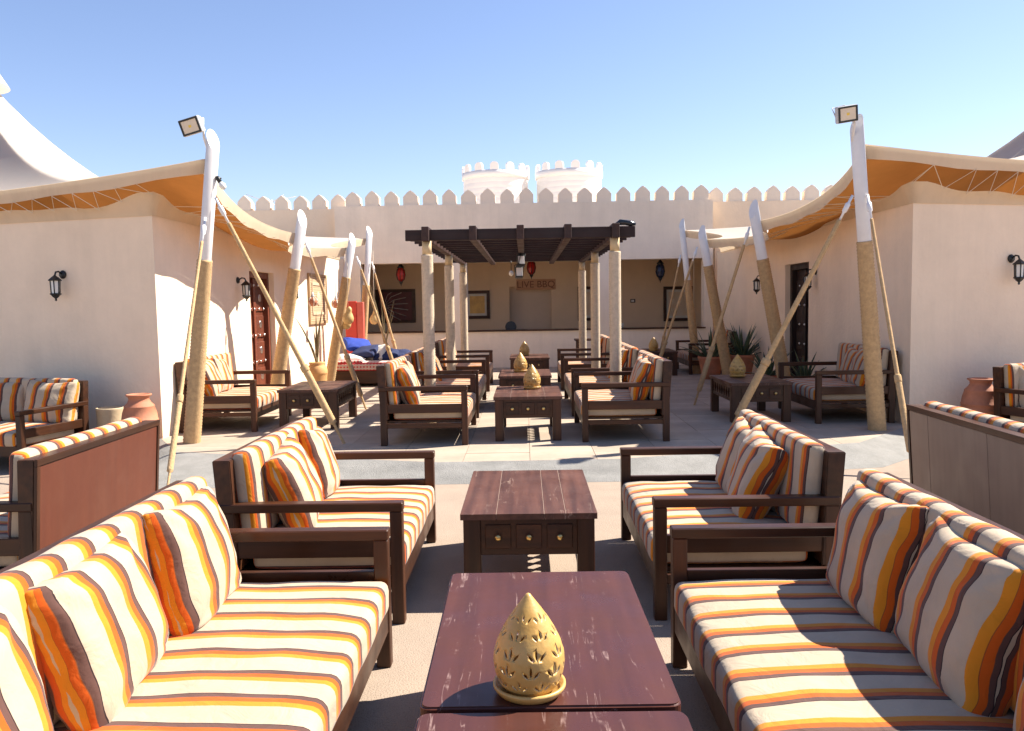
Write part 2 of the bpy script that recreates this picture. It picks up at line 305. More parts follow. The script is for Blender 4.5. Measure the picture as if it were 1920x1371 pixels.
def wall_holes(name, p0, p1, z0, z1, th, holes, material, parent=None):
    """vertical wall p0->p1 (outer face on the right of the direction), thickness th to the left, holes (s0,s1,z0,z1)"""
    d = Vector((p1[0]-p0[0], p1[1]-p0[1])); Ln = d.length; d.normalize(); nl = Vector((-d.y, d.x))
    ss = sorted({0, Ln, *[h[0] for h in holes], *[h[1] for h in holes]}); zz = sorted({z0, z1, *[h[2] for h in holes], *[h[3] for h in holes]})
    bm = bmesh.new(); V = {}
    def vt(s, z, k):
        key = (round(s, 5), round(z, 5), k)
        if key not in V: V[key] = bm.verts.new((p0[0]+d.x*s+nl.x*th*k, p0[1]+d.y*s+nl.y*th*k, z))
        return V[key]
    def solid(i, j):
        if i < 0 or j < 0 or i >= len(ss)-1 or j >= len(zz)-1: return False
        cs, cz = (ss[i]+ss[i+1])/2, (zz[j]+zz[j+1])/2
        return not any(h[0] < cs < h[1] and h[2] < cz < h[3] for h in holes)
    for i in range(len(ss)-1):
        for j in range(len(zz)-1):
            if not solid(i, j): continue
            a, b, c, e = ss[i], ss[i+1], zz[j], zz[j+1]
            for k in (0, 1): bm.faces.new((vt(a, c, k), vt(b, c, k), vt(b, e, k), vt(a, e, k)))
            if not solid(i-1, j): bm.faces.new((vt(a, c, 0), vt(a, e, 0), vt(a, e, 1), vt(a, c, 1)))
            if not solid(i+1, j): bm.faces.new((vt(b, c, 0), vt(b, e, 0), vt(b, e, 1), vt(b, c, 1)))
            if not solid(i, j-1): bm.faces.new((vt(a, c, 0), vt(b, c, 0), vt(b, c, 1), vt(a, c, 1)))
            if not solid(i, j+1): bm.faces.new((vt(a, e, 0), vt(b, e, 0), vt(b, e, 1), vt(a, e, 1)))
    return link(name, me_from(bm), material, parent)

# ------------------------------------------------------------------ ground, ramp, tiled terrace
bm = bmesh.new(); bmesh.ops.create_grid(bm, x_segments=8, y_segments=8, size=150)
struct(link('ground', me_from(bm), M_GROUND))
EDGE = [(-3.97, 8.76), (-3.44, 7.9), (-.8, 7.2), (.8, 7.24), (3.2, 7.9), (4.18, 8.95)]
FOOT = [(-4.25, 8.5), (-3.35, 6.85), (-.8, 6.88), (.8, 6.9), (3.2, 7.35), (4.5, 8.6)]
def sample(poly, n):
    out = []
    for a, b in zip(poly, poly[1:]):
        for k in range(n): out.append(Vector(a).lerp(Vector(b), k/n))
    out.append(Vector(poly[-1])); return out
bm = bmesh.new(); ta, tb = sample(EDGE, 14), sample(FOOT, 14); rows = []
for k in range(9):
    t = k/8; rows.append([bm.verts.new((*(a.lerp(b, t)), P+.002-(P+.0)*t - .001*t + (.012*noise.noise(Vector((a.x*3, t*4, 1))) if 0 < k < 8 else 0))) for a, b in zip(ta, tb)])
for r0, r1 in zip(rows, rows[1:]):
    for i in range(len(r0)-1): bm.faces.new((r0[i], r0[i+1], r1[i+1], r1[i]))
o = link('ramp', me_from(bm), M_RAMP, smooth=True); struct(o)
terr_poly = EDGE + [(4.3, 18.2), (-4.1, 18.2)]
terr = struct(prism('terrace', terr_poly, 'z', .001, P-.006, M_GROUT))
def clip(poly, a, b):
    out = []; f = lambda p: (b[0]-a[0])*(p[1]-a[1])-(b[1]-a[1])*(p[0]-a[0])
    for i in range(len(poly)):
        p, q = poly[i], poly[(i+1) % len(poly)]; fp, fq = f(p), f(q)
        if fp >= 0: out.append(p)
        if (fp >= 0) != (fq >= 0):
            t = fp/(fp-fq); out.append((p[0]+(q[0]-p[0])*t, p[1]+(q[1]-p[1])*t))
    return out
TS = .6; tile_me = None
for i in range(-8, 8):
    for j in range(0, 19):
        x0, y0 = .02+i*TS, 7.02+j*TS; g = .0022
        sq = [(x0+g, y0+g), (x0+TS-g, y0+g), (x0+TS-g, y0+TS-g), (x0+g, y0+TS-g)]; pl = sq
        for a, b in zip(terr_poly, terr_poly[1:]+terr_poly[:1]):
            if pl: pl = clip(pl, a, b)
        if len(pl) < 3: continue
        ar = abs(sum(p[0]*q[1]-q[0]*p[1] for p, q in zip(pl, pl[1:]+pl[:1])))/2
        if ar < .004: continue
        cx_, cy_ = x0+TS/2, y0+TS/2
        if ar > .999*(TS-2*g)**2 and tile_me: o = link('tile', tile_me, None, terr, (cx_, cy_, 0))
        else:
            o = prism('tile', [(p[0]-cx_, p[1]-cy_) for p in pl], 'z', P-.012, P, M_TILE, terr); o.location = (cx_, cy_, 0)
            if ar > .999*(TS-2*g)**2: tile_me = o.data
        o.location.z = random.uniform(-.0012, .0012); o.rotation_euler = (random.uniform(-.001, .001), random.uniform(-.001, .001), 0)

# ------------------------------------------------------------------ back facade with battlements
FY = 18.0
fac = thing('crenellated_facade', 'long pale stucco facade with pointed battlements and open veranda', 'building', (0, FY, 0))
wall_holes('wall', (-4.12, 0), (4.08, 0), P-.1, 3.70, .34, [(.52, 2.51, .93, 2.45), (2.85, 5.69, .93, 2.45), (5.99, 8.02, .93, 2.45)], M_STUCCO_B, fac)
for a, b in ((-9.0, -4.125), (4.085, 9.4)):
    wall_holes('wing_wall', (a, .42), (b, .42), 0, 3.70, .3, [], M_STUCCO, fac)
box('roof', -8.9, 9.3, .73, 12, 3.2, 3.45, M_STUCCO, fac)
mp = [(-.156, 0), (.156, 0), (.156, .19), (.07, .285), (0, .335), (-.07, .285), (-.156, .19)]
mer_me = None
for k in range(-19, 20):
    x = .06+k*.42
    wing = x < -4.0 or x > 3.98
    if abs(x+4.12) < .1 or abs(x-4.08) < .1: wing = True
    if mer_me is None:
        o = prism('merlon', mp, 'y', 0, .22, M_STUCCO_B, fac, bev=.008); mer_me = o.data
    else: o = link('merlon', mer_me, None, fac)
    o.location = (x, .42+.03 if wing else .03, 3.695); o.rotation_euler = (0, random.uniform(-.012, .012), 0); o.scale = (random.uniform(.94, 1.05), 1, random.uniform(.94, 1.04))
boxes('counter_ledge', [(-3.62, -1.6, -.04, .40, .925, .955), (-1.28, 1.58, -.04, .40, .925, .955), (1.86, 3.92, -.04, .40, .925, .955)], M_WOOD, fac)
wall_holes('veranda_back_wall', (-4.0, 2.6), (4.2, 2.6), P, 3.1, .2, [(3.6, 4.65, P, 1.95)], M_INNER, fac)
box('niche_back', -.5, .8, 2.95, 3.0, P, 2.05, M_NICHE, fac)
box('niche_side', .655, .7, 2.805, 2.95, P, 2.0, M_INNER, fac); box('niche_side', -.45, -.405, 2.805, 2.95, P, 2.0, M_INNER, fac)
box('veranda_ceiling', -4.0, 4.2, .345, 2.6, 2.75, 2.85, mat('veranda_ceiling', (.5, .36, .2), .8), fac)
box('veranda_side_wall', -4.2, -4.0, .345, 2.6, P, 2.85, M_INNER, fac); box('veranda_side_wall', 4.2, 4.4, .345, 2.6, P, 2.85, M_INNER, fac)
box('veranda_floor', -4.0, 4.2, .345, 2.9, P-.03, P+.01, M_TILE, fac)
def picture(x, z, w, h, m, label, y=FY+2.6):
    t = thing('framed_picture', label, 'picture', (x, y, z), 0)
    fr = .075; boxes('frame', [(-w/2, w/2, -.05, -.003, h/2-fr, h/2), (-w/2, w/2, -.05, -.003, -h/2, -h/2+fr), (-w/2, -w/2+fr, -.05, -.003, -h/2+fr, h/2-fr), (w/2-fr, w/2, -.05, -.003, -h/2+fr, h/2-fr)], M_WOOD, t)
    box('mount', -w/2+fr, w/2-fr, -.025, -.004, -h/2+fr, h/2-fr, M_WCLOTH, t, 0)
    box('print', -w/2+fr+.05, w/2-fr-.05, -.03, -.0255, -h/2+fr+.06, h/2-fr-.06, m, t, 0)
picture(-1.20, 1.52, .62, .70, M_PAINT1, 'dark framed golden sunset picture on the veranda wall beside the doorway niche')
picture(1.62, 1.50, .62, .85, M_PAINT2, 'dark framed sandy picture half hidden behind the rope-wrapped pergola posts')
picture(3.80, 1.46, .72, .86, M_PAINT2, 'dark framed pale picture on the veranda wall behind the slanting tent poles')
sg = thing('wooden_sign', 'rough brown wooden board sign reading LIVE BBQ above the doorway niche', 'sign', (.27, FY+2.6, 2.0))
box('board', -.49, .49, -.045, -.002, -.13, .13, M_SIGN, sg, .006)
fc = bpy.data.curves.new('lettering', 'FONT'); fc.body = 'LIVE BBQ'; fc.size = .235; fc.align_x = 'CENTER'; fc.align_y = 'CENTER'; fc.extrude = .004
tmp = bpy.data.objects.new('tmp', fc); COL.objects.link(tmp); bpy.context.view_layer.update()
tm = bpy.data.meshes.new_from_object(tmp.evaluated_get(bpy.context.evaluated_depsgraph_get())); bpy.data.objects.remove(tmp)
tm.materials.clear(); link('lettering', tm, mat('burnt_lettering', (.22, .10, .06), .8), sg, (0, -.05, -.005), (R(90), 0, 0))
sw = thing('wall_switch', 'small pale switch box in dark frame on veranda wall', 'switch', (2.68, FY+2.6, 1.55))
box('box', -.06, .06, -.03, -.002, -.045, .045, M_BLACK, sw); box('rocker', -.04, .03, -.036, -.03, -.025, .025, M_WHITE, sw, .001)
pl = thing('round_tray', 'round dark metal tray leaning on the counter ledge near the niche', 'tray', (-.33, FY+.22, .955))
lathe('rim', [(.10, 0), (.125, 0), (.125, .02), (.10, .02)], M_BLACK, pl, 28, (0, .02, .06), (R(80), 0, 0)); lathe('plate', [(0, 0), (.099, 0), (.099, .01), (0, .01)], mat('dull_tin', (.3, .28, .25), .8), pl, 28, (0, .02, .06), (R(80), 0, 0))
cp = thing('counter_cup', 'little pale cup left on the dark counter ledge beside the pillar', 'cup', (2.12, FY+.15, .955))
lathe('body', [(.03, 0), (.045, .09), (.05, .1), (.042, .1), (.025, .01)], M_GLASS, cp, 14)
# water tanks with round-topped crenels
for k, (x, lab) in enumerate(((-.80, 'white ribbed round rooftop tank with crenels, over the golden picture'), (1.31, 'white ribbed round rooftop tank with crenels, beside the pergola speaker line'))):
    lab = ('white ribbed round tank with crenels rising behind the merlons above the sunset picture', 'white ribbed round tank with crenels rising behind the merlons above the cup')[k]
    t = thing('roof_tank', lab, 'tank', (x, 24, 3.45), 0, 'crenellated roof tanks')
    prof = []; z = 0
    while z < 1.62:
        prof += [(.93, z), (.93, z+.10), (.926, z+.115), (.926, z+.135)]; z += .15
    lathe('drum', prof, M_TANK, t, 48)
    lathe('rim', [(.95, 1.62), (.97, 1.64), (.97, 1.80), (.88, 1.80), (.88, 1.62)], M_TANK, t, 48)
    for q in range(13):
        a = 2*math.pi*(q+.3*k)/13
        pts = [(-.12, 0), (.12, 0), (.12, .13)] + [(.12*math.cos(b), .13+.1*math.sin(b)) for b in [math.pi*i/8 for i in range(1, 8)]] + [(-.12, .13)]
        c = prism('crenel', pts, 'y', -.04, .04, M_TANK, t, .006); c.location = (.925*math.sin(a), -.925*math.cos(a), 1.79); c.rotation_euler = (0, 0, a)
an = thing('tv_antenna', 'spindly bare metal aerial poking above the battlements', 'antenna', (-6.15, 20.2, 3.45))
tube('mast', [(0, 0, 0), (0, 0, .72)], .012, M_GREYM, an)
for (a, b) in (((-.62, 0, .85), (.45, .1, .42)), ((-.5, 0, .55), (.6, 0, .78)), ((-.2, 0, .5), (.3, 0, .83))): tube('rod', [a, ((a[0]+b[0])/2, .03, (a[2]+b[2])/2+.02), b], .008, M_GREYM, an, 5)
def hung_lantern(x, y, z, glass, label, top):
    t = thing('hanging_lantern', label, 'lantern', (x, y, z))
    lathe('glass', [(.02, -.16), (.075, -.1), (.1, .0), (.085, .1), (.05, .16)], glass, t, 8, smooth=False)
    lathe('cap', [(.06, .155), (.085, .17), (.05, .21), (.02, .25), (0, .26)], M_BLACK, t, 8); lathe('finial', [(0, -.27), (.012, -.22), (.03, -.19), (.05, -.155), (0, -.15)], M_BLACK, t, 8)
    for q in range(8):
        a = 2*math.pi*q/8; tube('rib', [(.024*math.cos(a), .024*math.sin(a), -.16), (.079*math.cos(a), .079*math.sin(a), -.1), (.104*math.cos(a), .104*math.sin(a), 0), (.09*math.cos(a), .09*math.sin(a), .1), (.054*math.cos(a), .054*math.sin(a), .16)], .007, M_BLACK, t, 5)
    tube('chain', [(0, 0, .25), (0, 0, top-z)], .008, M_BLACK, t, 5)
hung_lantern(-2.80, FY+.6, 2.22, M_REDGLASS, 'red glass and black iron lantern hanging above the red plaid daybed', 2.76)
hung_lantern(.15, FY+1.0, 2.34, M_REDGLASS, 'red glass lantern hanging in front of the LIVE BBQ sign', 2.76)
hung_lantern(3.04, FY+.6, 2.20, M_BLUEGLASS, 'dark blue glass and black iron lantern hanging by the pale picture', 2.76)

# ------------------------------------------------------------------ the two tent-roofed pavilions
def door(parent, x, y0, y1, z1, leaf, side, studs, brass):
    """door in a wall of constant x; side=+1: the courtyard lies towards +x"""
    d = Vector((side, 0)); xr = x - side*.16
    xs = sorted((xr, xr-side*.05)); fr = sorted((x-side*.08, xr-side*.06))
    dr = box('door', *xs, y0+.09, y1-.09, P+.02, z1-.09, leaf, parent)
    boxes('door_frame', [(*fr, y0+.001, y0+.09, P, z1-.001), (*fr, y1-.09, y1-.001, P, z1-.001), (*fr, y0+.09, y1-.09, z1-.09, z1-.001)], leaf, parent)
    ym = (y0+y1)/2; sm = None
    a, b = sorted((xr+side*.001, xr+side*.035)); box('centre_post', a, b, ym-.05, ym+.05, P+.03, z1-.1, leaf, dr)
    for s in (-1, 1):
        for zz in (.35, .75, 1.15, 1.55):
            c = ym+s*(y1-y0-.18)/4*1.12; h = (y1-y0)/4-.115
            a, b = sorted((xr+side*.001, xr+side*.02)); box('panel', a, b, c-h, c+h, P+zz-.15, P+zz+.13, leaf, dr, .008)
            if brass:
                o = lathe('ring', [(.05, 0), (.058, 0), (.058, .008), (.05, .008)], M_STEEL, dr, 16, (xr+side*.02, c, P+zz), (0, side*R(90), 0))
    for zz in ((.18, .58, .98, 1.38, 1.74) if brass else (.4, .7, 1.0, 1.3, 1.6)):
        if brass:
            a, b = sorted((xr+side*.001, xr+side*.022)); box('batten', a, b, y0+.12, ym-.055, P+zz-.03, P+zz+.03, leaf, dr); box('batten', a, b, ym+.055, y1-.12, P+zz-.03, P+zz+.03, leaf, dr)
        for yy in ((-.38, -.2, -.03, .16, .36) if brass else (-.27, -.02, .2)):
            if sm is None:
                o = lathe('stud', [(.02, 0), (.019, .008), (.011, .016), (0, .019)], studs, dr, 10); sm = o.data
            else: o = link('stud', sm, None, dr)
            o.location = (xr+side*.034, ym+yy*(y1-y0)*.95, P+zz); o.rotation_euler = (0, side*R(90), 0)
    return dr

def pavilion(side, corner, fend, back_x, door_y, leaf, studs, brass, wlabel, tlabel, eave, peak, conek):
    b = thing('pavilion', wlabel, 'building', (0, 0, 0))
    zt = 2.56
    # side wall as a holed wall along Y at x = corner.x
    L = 17.98-corner[1]
    if side > 0:
        w = wall_holes('side_wall', (corner[0], corner[1]+.09), (corner[0], 17.98), 0, zt, .3, [(door_y[0]-corner[1]-.09, door_y[1]-corner[1]-.09, P, 2.07)], M_STUCCO, b)
    else:
        w = wall_holes('side_wall', (corner[0], 17.98), (corner[0], corner[1]+.09), 0, zt, .3, [(17.98-door_y[1], 17.98-door_y[0], P, 2.07)], M_STUCCO, b)
    # front wall: solid prism behind the slanted face
    fx, fy = fend; th = .3; dx = corner[0]-.3*side
    d = (Vector(fend)-Vector(corner)).normalized(); t = (dx-corner[0])/d.x
    sx, sy = dx, corner[1]+d.y*t
    prism('front_wall', [corner, (fx, fy), (fx, fy+.3), (sx, sy+.3), (sx, corner[1]+.09), (corner[0], corner[1]+.09)], 'z', 0, zt, M_STUCCO, b)
    door(b, corner[0], door_y[0], door_y[1], 2.07, leaf, side, studs, brass)
    boxes('door_backing', [(*sorted((corner[0]-side*.32, corner[0]-side*.36)), door_y[0]-.1, door_y[1]+.1, P, 2.2)], M_BLACK, b, 0)
    # ---- tent
    tt = thing('tent_roof', tlabel, 'tent', (0, 0, 0))
    N = 20; loop = []; E = len(eave)
    pc = Vector(peak)
    for i in range(E):
        a, bb = Vector(eave[i][:3]), Vector(eave[(i+1) % E][:3]); inw, sag = eave[i][3], eave[i][4]
        mid = (a+bb)/2; nrm = Vector((pc.x-mid.x, pc.y-mid.y, 0)).normalized()
        for k in range(N):
            s = k/N; c = 4*s*(1-s); q = a.lerp(bb, s)+nrm*inw*c; q.z -= sag*c; loop.append(q)
    n = len(loop)
    def surf(drop, r0, zoff, rows=22, shrink=0):
        bm = bmesh.new(); rr = []
        for j in range(rows+1):
            t = j/rows; ring = []
            for k, q in enumerate(loop):
                hd = Vector((q.x-pc.x, q.y-pc.y)); dist = hd.length; u = hd/dist
                rad = r0+(dist-shrink-r0)*t
                zz = q.z+(pc.z-q.z)*(1-t)**conek
                ring.append(bm.verts.new((pc.x+u.x*rad, pc.y+u.y*rad, zz+zoff)))
            rr.append(ring)
        for a, c in zip(rr, rr[1:]):
            for k in range(n): bm.faces.new((a[k], a[(k+1) % n], c[(k+1) % n], c[k]))
        return me_from(bm)
    link('canopy', surf(0, .3, 0), M_TENTTOP, tt, smooth=True)
    link('glow_underlayer', surf(0, .3, -.03, shrink=.03), M_UNDERGLOW, tt, smooth=True)  # added layer under the canopy, coloured like light glowing through the cloth
    lathe('peak_cap', [(.62, -.12), (.6, -.09), (.34, .35), (.2, .8), (.08, 1.2), (0, 1.25)], M_TENTTOP, tt, 28, (pc.x, pc.y, pc.z))
    # hanging valance under the eave, skirt on the wall, zigzag lacing
    bm = bmesh.new(); A = []; 
    for k, q in enumerate(loop):
        hd = Vector((q.x-pc.x, q.y-pc.y, 0)).normalized()
        w_ = .13+.012*math.sin(k*1.3)
        A.append([bm.verts.new(q+hd*.004+Vector((0, 0, .004))), bm.verts.new(q+hd*(-.035)+Vector((0, 0, -w_)))])
    for k in range(n): bm.faces.new((A[k][0], A[(k+1) % n][0], A[(k+1) % n][1], A[k][1]))
    link('valance', me_from(bm), M_TENT, tt, smooth=True)
    val = [Vector(a) for a in [loop[k]+Vector((0, 0, -.125)) for k in range(n)]]
    # skirt follows the wall tops
    path = [Vector((fend[0], fend[1])), Vector(corner), Vector((corner[0], 17.6))]
    pts = []
    for a, c in zip(path, path[1:]):
        m_ = max(2, int((c-a).length/.1)); dd = (c-a).normalized(); nn = Vector((dd.y, -dd.x))
        if nn.dot(Vector((pc.x, pc.y))-a) > 0: nn = -nn
        for k in range(m_+(c == path[-1])): pts.append((a.lerp(c, k/m_), nn))
    bm = bmesh.new(); Bv = []; tops = []
    run = 0
    for i, (p, nn) in enumerate(pts):
        if i: run += (p-pts[i-1][0]).length
        if (p-Vector(corner)).length < .05: nn = (pts[max(0, i-1)][1]+pts[min(len(pts)-1, i+1)][1]).normalized()*1.2
        cd = (p-Vector(corner)).length; h = .065+.03*abs(math.sin(run*2.1+side))+.012*math.sin(run*7)+.10*math.exp(-(cd/.35)**2)
        lo = Vector((p.x+nn.x*.012, p.y+nn.y*.012, zt-.035)); md = Vector((p.x+nn.x*.03, p.y+nn.y*.03, zt+.04)); hi = Vector((p.x+nn.x*.085, p.y+nn.y*.085, zt+h))
        Bv.append([bm.verts.new(lo), bm.verts.new(md), bm.verts.new(hi)]); tops.append(hi)
    for a, c in zip(Bv, Bv[1:]):
        for j in (0, 1): bm.faces.new((a[j], c[j], c[j+1], a[j+1]))
    link('wall_skirt', me_from(bm), M_TENT, tt, smooth=True)
    bm = bmesh.new()
    def seg(p, q, r=.0035):
        dq = (q-p).normalized().to_track_quat('Z', 'Y'); rr = []
        for e in (p, q): rr.append([bm.verts.new(e+dq @ Vector((r*math.cos(2.09*k), r*math.sin(2.09*k), 0))) for k in range(3)])
        for k in range(3): bm.faces.new((rr[0][k], rr[0][(k+1) % 3], rr[1][(k+1) % 3], rr[1][k]))
    used = tops[::3]
    for i in range(len(used)-1):
        p, q = used[i], used[i+1]; mid = (p+q)/2
        v = min(val, key=lambda e: (e.x-mid.x)**2+(e.y-mid.y)**2)
        if (v-mid).length < 1.4:
            v = v.copy(); seg(p-Vector((0, 0, .03)), v); seg(v, q-Vector((0, 0, .03)))
    link('lacing_cord', me_from(bm), M_CORD, tt)
    return b, tt
LC, RC = (-3.96, 8.78), (4.17, 8.97)
pavilion(1, LC, (-8.6, 10.05), -9, (11.8, 12.95), M_DOORL, M_STEEL, True,
         'cream stucco pavilion with red-brown studded door and sunlit side wall', 'cream tent roof over the pavilion with the red-brown studded door',
         [(-8.5, 9.9, 2.84, .12, .06), (-3.15, 8.2, 3.0, .22, .10), (-3.09, 11.2, 2.52, .42, .06), (-2.98, 13.8, 2.50, .45, .03), (-3.12, 16.3, 2.86, .2, .1), (-7.2, 18.6, 2.9, .1, .1), (-12.5, 17.5, 2.9, .2, .1), (-13.5, 12.5, 2.9, .2, .1)],
         (-8.72, 13.0, 5.2), 3.35)
pavilion(-1, RC, (8.8, 10.25), 9, (12.2, 13.3), M_DOORD, M_STEEL, False,
         'cream stucco pavilion with dark studded door and shaded side wall', 'cream tent roof over the pavilion with the dark studded door',
         [(8.7, 10.1, 2.99, .12, .06), (3.42, 8.4, 3.05, .22, .10), (3.17, 11.2, 2.58, .42, .06), (2.99, 13.6, 2.52, .45, .03), (3.04, 15.8, 2.86, .2, .1), (7.2, 18.6, 2.9, .1, .1), (12.5, 17.5, 2.9, .2, .1), (13.5, 12.5, 2.9, .2, .1)][::1],
         (9.2, 13.0, 5.1), 3.35)

# ------------------------------------------------------------------ tent poles and tie rods
def rope_profile(r0, r1, L, pitch=.034, amp=.007):
    n = int(L/pitch)*2; return [(r0+(r1-r0)*i/n+(amp if i % 2 else 0), L*i/n) for i in range(n+1)]
def tent_pole(base, rope_top, top, r, label, rope=M_ROPE):
    base, rope_top, top = map(Vector, (base, rope_top, top)); base.z -= .02
    t = thing('tent_pole', label, 'pole', base); e = axis_rot(base, top); L = (top-base).length
    Lr = (rope_top-base).dot((top-base).normalized())
    # white steel post with an oblique cut top facing the courtyard
    bm = bmesh.new(); n = 24; q = e.to_quaternion()
    lo = []; hi = []
    for k in range(n):
        a = 2*math.pi*k/n; x, y = r*math.cos(a), r*math.sin(a)
        lo.append(bm.verts.new(q @ Vector((x, y, 0))))
        w = (q @ Vector((x, y, 0)))
        hi.append(bm.verts.new(q @ Vector((x, y, L-.12))+(top-base).normalized()*(.12+1.7*(w.x*(1 if base.x > 0 else -1)*.8+w.y*.6)*(1))))
    for k in range(n): bm.faces.new((lo[k], lo[(k+1) % n], hi[(k+1) % n], hi[k]))
    bm.faces.new(hi); bm.faces.new(lo)
    o = link('post', me_from(bm), M_WHITE, t)
    for p in o.data.polygons: p.use_smooth = len(p.vertices) < 5
    lathe('rope_wrap', rope_profile(r+.022, r+.008, Lr), rope, t, 20, (0, 0, 0), e)
    return t
def tie_rod(top, bot, label, r=.024, spindle=.62):
    r *= .82
    top, bot = Vector(top), Vector(bot); bot = bot+(bot-top).normalized()*.02
    t = thing('tie_rod', label, 'tie rod', bot); e = axis_rot(bot, top); L = (top-bot).length
    n = int(L*.90/.03)*2; pr = []
    for i in range(n+1):
        s = i/n; f = .55 if s < .10 else (1.45 if s < .34 else (1.05 if s < .37 else 1.0-.3*(s-.37)))
        pr.append((r*f+(.0022 if i % 2 else 0), L*.90*s))
    lathe('rope_wrapped_rod', pr, M_ROPE, t, 12, (0, 0, 0), e)
    lathe('turnbuckle', [(.012, L*.895), (.012, L*.93), (.024, L*.935), (.026, L*.965), (.014, L*.97), (.014, L)], M_WHITE, t, 12, (0, 0, 0), e)
    lathe('joint_band', [(r*1.6, L*.305), (r*1.75, L*.31), (r*1.75, L*.325), (r*1.6, L*.33)], M_ROPE, t, 12, (0, 0, 0), e)
    return t
PG = 'tent poles'
poles = [((-3.52, 8.47, P), (-3.23, 8.3, 2.02), (-3.05, 8.19, 3.18), .063, 'tall pole with floodlight at the corner of the red-brown-door pavilion'),
         ((-3.56, 11.4, P), (-3.11, 11.3, 2.05), (-3.0, 11.19, 2.72), .07, 'leaning rope-wrapped pole standing by the red-brown door'),
         ((-3.41, 14.0, P), (-2.98, 13.9, 2.02), (-2.87, 13.8, 2.64), .064, 'leaning rope-wrapped pole between ochre pot and plaid daybed'),
         ((-3.31, 16.3, P), (-3.13, 16.3, 1.94), (-3.05, 16.3, 3.0), .06, 'nearly upright rope-wrapped pole behind the plaid daybed'),
         ((3.70, 8.67, P), (3.47, 8.5, 2.1), (3.33, 8.4, 3.24), .066, 'tall pole with floodlight at the corner of the dark-door pavilion'),
         ((3.63, 11.4, P), (3.24, 11.3, 2.08), (3.08, 11.2, 2.74), .07, 'leaning rope-wrapped pole in front of the dark studded door'),
         ((3.44, 13.9, P), (3.0, 13.7, 2.1), (2.90, 13.6, 2.64), .066, 'leaning rope-wrapped pole among the potted aloes'),
         ((3.29, 15.8, P), (3.11, 15.8, 1.92), (2.99, 15.8, 2.99), .056, 'nearly upright pole beside the veranda-side armchair')]
for b, rt, tp, r, lab in poles: tent_pole(b, rt, tp, r, lab)
ties = [((-3.16, 8.18, 2.42), (-2.89, 6.4, 0), 'rope-wrapped tie rod running from the floodlight pole down behind the striped two-seater, red-brown-door side', .02),
        ((-3.05, 8.18, 2.62), (-1.87, 8.27, P), 'thick tie rod crossing in front of the slatted table by the sunlit sofa', .03),
        ((-2.97, 11.18, 2.42), (-2.18, 11.02, P), 'tie rod footed behind the slatted table, from the pole by the red-brown door', .028),
        ((-2.81, 13.8, 2.36), (-2.06, 13.5, P), 'tie rod crossing the plaid daybed, from the pole by the ochre pot', .026),
        ((-3.02, 16.28, 2.4), (-2.42, 16.0, P), 'tie rod beside the reed pot, from the pole behind the daybed', .026),
        ((3.44, 8.38, 2.55), (3.24, 6.85, 0), 'rope-wrapped tie rod running from the floodlight pole to the weathered grey sofa back', .022),
        ((3.30, 8.4, 2.55), (2.06, 8.42, P), 'long tie rod slanting across the dark studded door', .034),
        ((3.03, 11.2, 2.5), (2.24, 10.96, P), 'tie rod footed beside the lamp-bearing slatted table, from the pole before the dark door', .028),
        ((2.83, 13.6, 2.4), (2.06, 13.6, P), 'tie rod slanting past the pale picture, from the pole among the aloes', .026),
        ((2.97, 15.8, 2.4), (2.5, 15.8, P), 'thin tie rod from the pole beside the veranda-side armchair', .022)]
# keep the long right tie in front of the pole foot: it runs towards the courtyard
for a, b, lab, r in ties: tie_rod(a, b, lab, r)
def floodlight(loc, rz, tilt, roll, label, foot):
    t = thing('floodlight', label, 'floodlight', loc)
    h = box('housing', -.105, .105, -.03, .03, -.08, .08, M_GREYM, t, .008); h.rotation_euler = (tilt, roll, rz)
    boxes('bezel', [(-.1, .1, -.036, -.03, .058, .075), (-.1, .1, -.036, -.03, -.075, -.058), (-.1, -.08, -.036, -.03, -.058, .058), (.08, .1, -.036, -.03, -.058, .058)], M_BLACK, h, 0)
    box('lens', -.08, .08, -.033, -.0301, -.058, .058, M_LENS, h, 0); box('led_chip', -.014, .014, -.0345, -.033, -.012, .012, M_YELLOW, h, 0)
    boxes('fins', [(-.09+.03*k, -.08+.03*k, .03, .055, -.07, .07) for k in range(7)], M_GREYM, h, 0)
    tube('bracket', [(-.1, .02, -.02), (-.12, .06, .07), (0, .07, .1), (.1, .06, .06), (.11, .02, -.03)], .006, M_GREYM, t, 6)
    f = Vector(foot)-Vector(loc); tube('stem', [(f.x, f.y, f.z), (.10, .05, -.1), (.09, .06, .09)], .014, M_WHITE, t, 8)
floodlight((-3.24, 8.14, 3.31), R(-8), R(14), R(-13), 'square grey floodlight tilted on the pole above the sunlit wall', (-3.10, 8.26, 2.98))
floodlight((3.19, 8.3, 3.33), R(6), R(12), R(-9), 'square grey floodlight on the pole of the dark-door pavilion', (3.29, 8.4, 3.08))
bt = thing('bare_bulb', 'bare bulb in black socket clipped to the floodlight pole', 'bulb', (-2.97, 8.2, 2.75)); lathe('socket', [(.02, 0), (.024, .05), (.015, .07)], M_BLACK, bt, 12, (-.03, 0, .02), (0, R(-30), 0)); lathe('glass', [(0, -.08), (.028, -.06), (.034, -.03), (.018, .005)], M_GLASS, bt, 14, (-.028, 0, .018), (0, R(-30), 0)); tube('clip', [(-.02, 0, .06), (-.09, 0, .08)], .008, M_BLACK, bt)

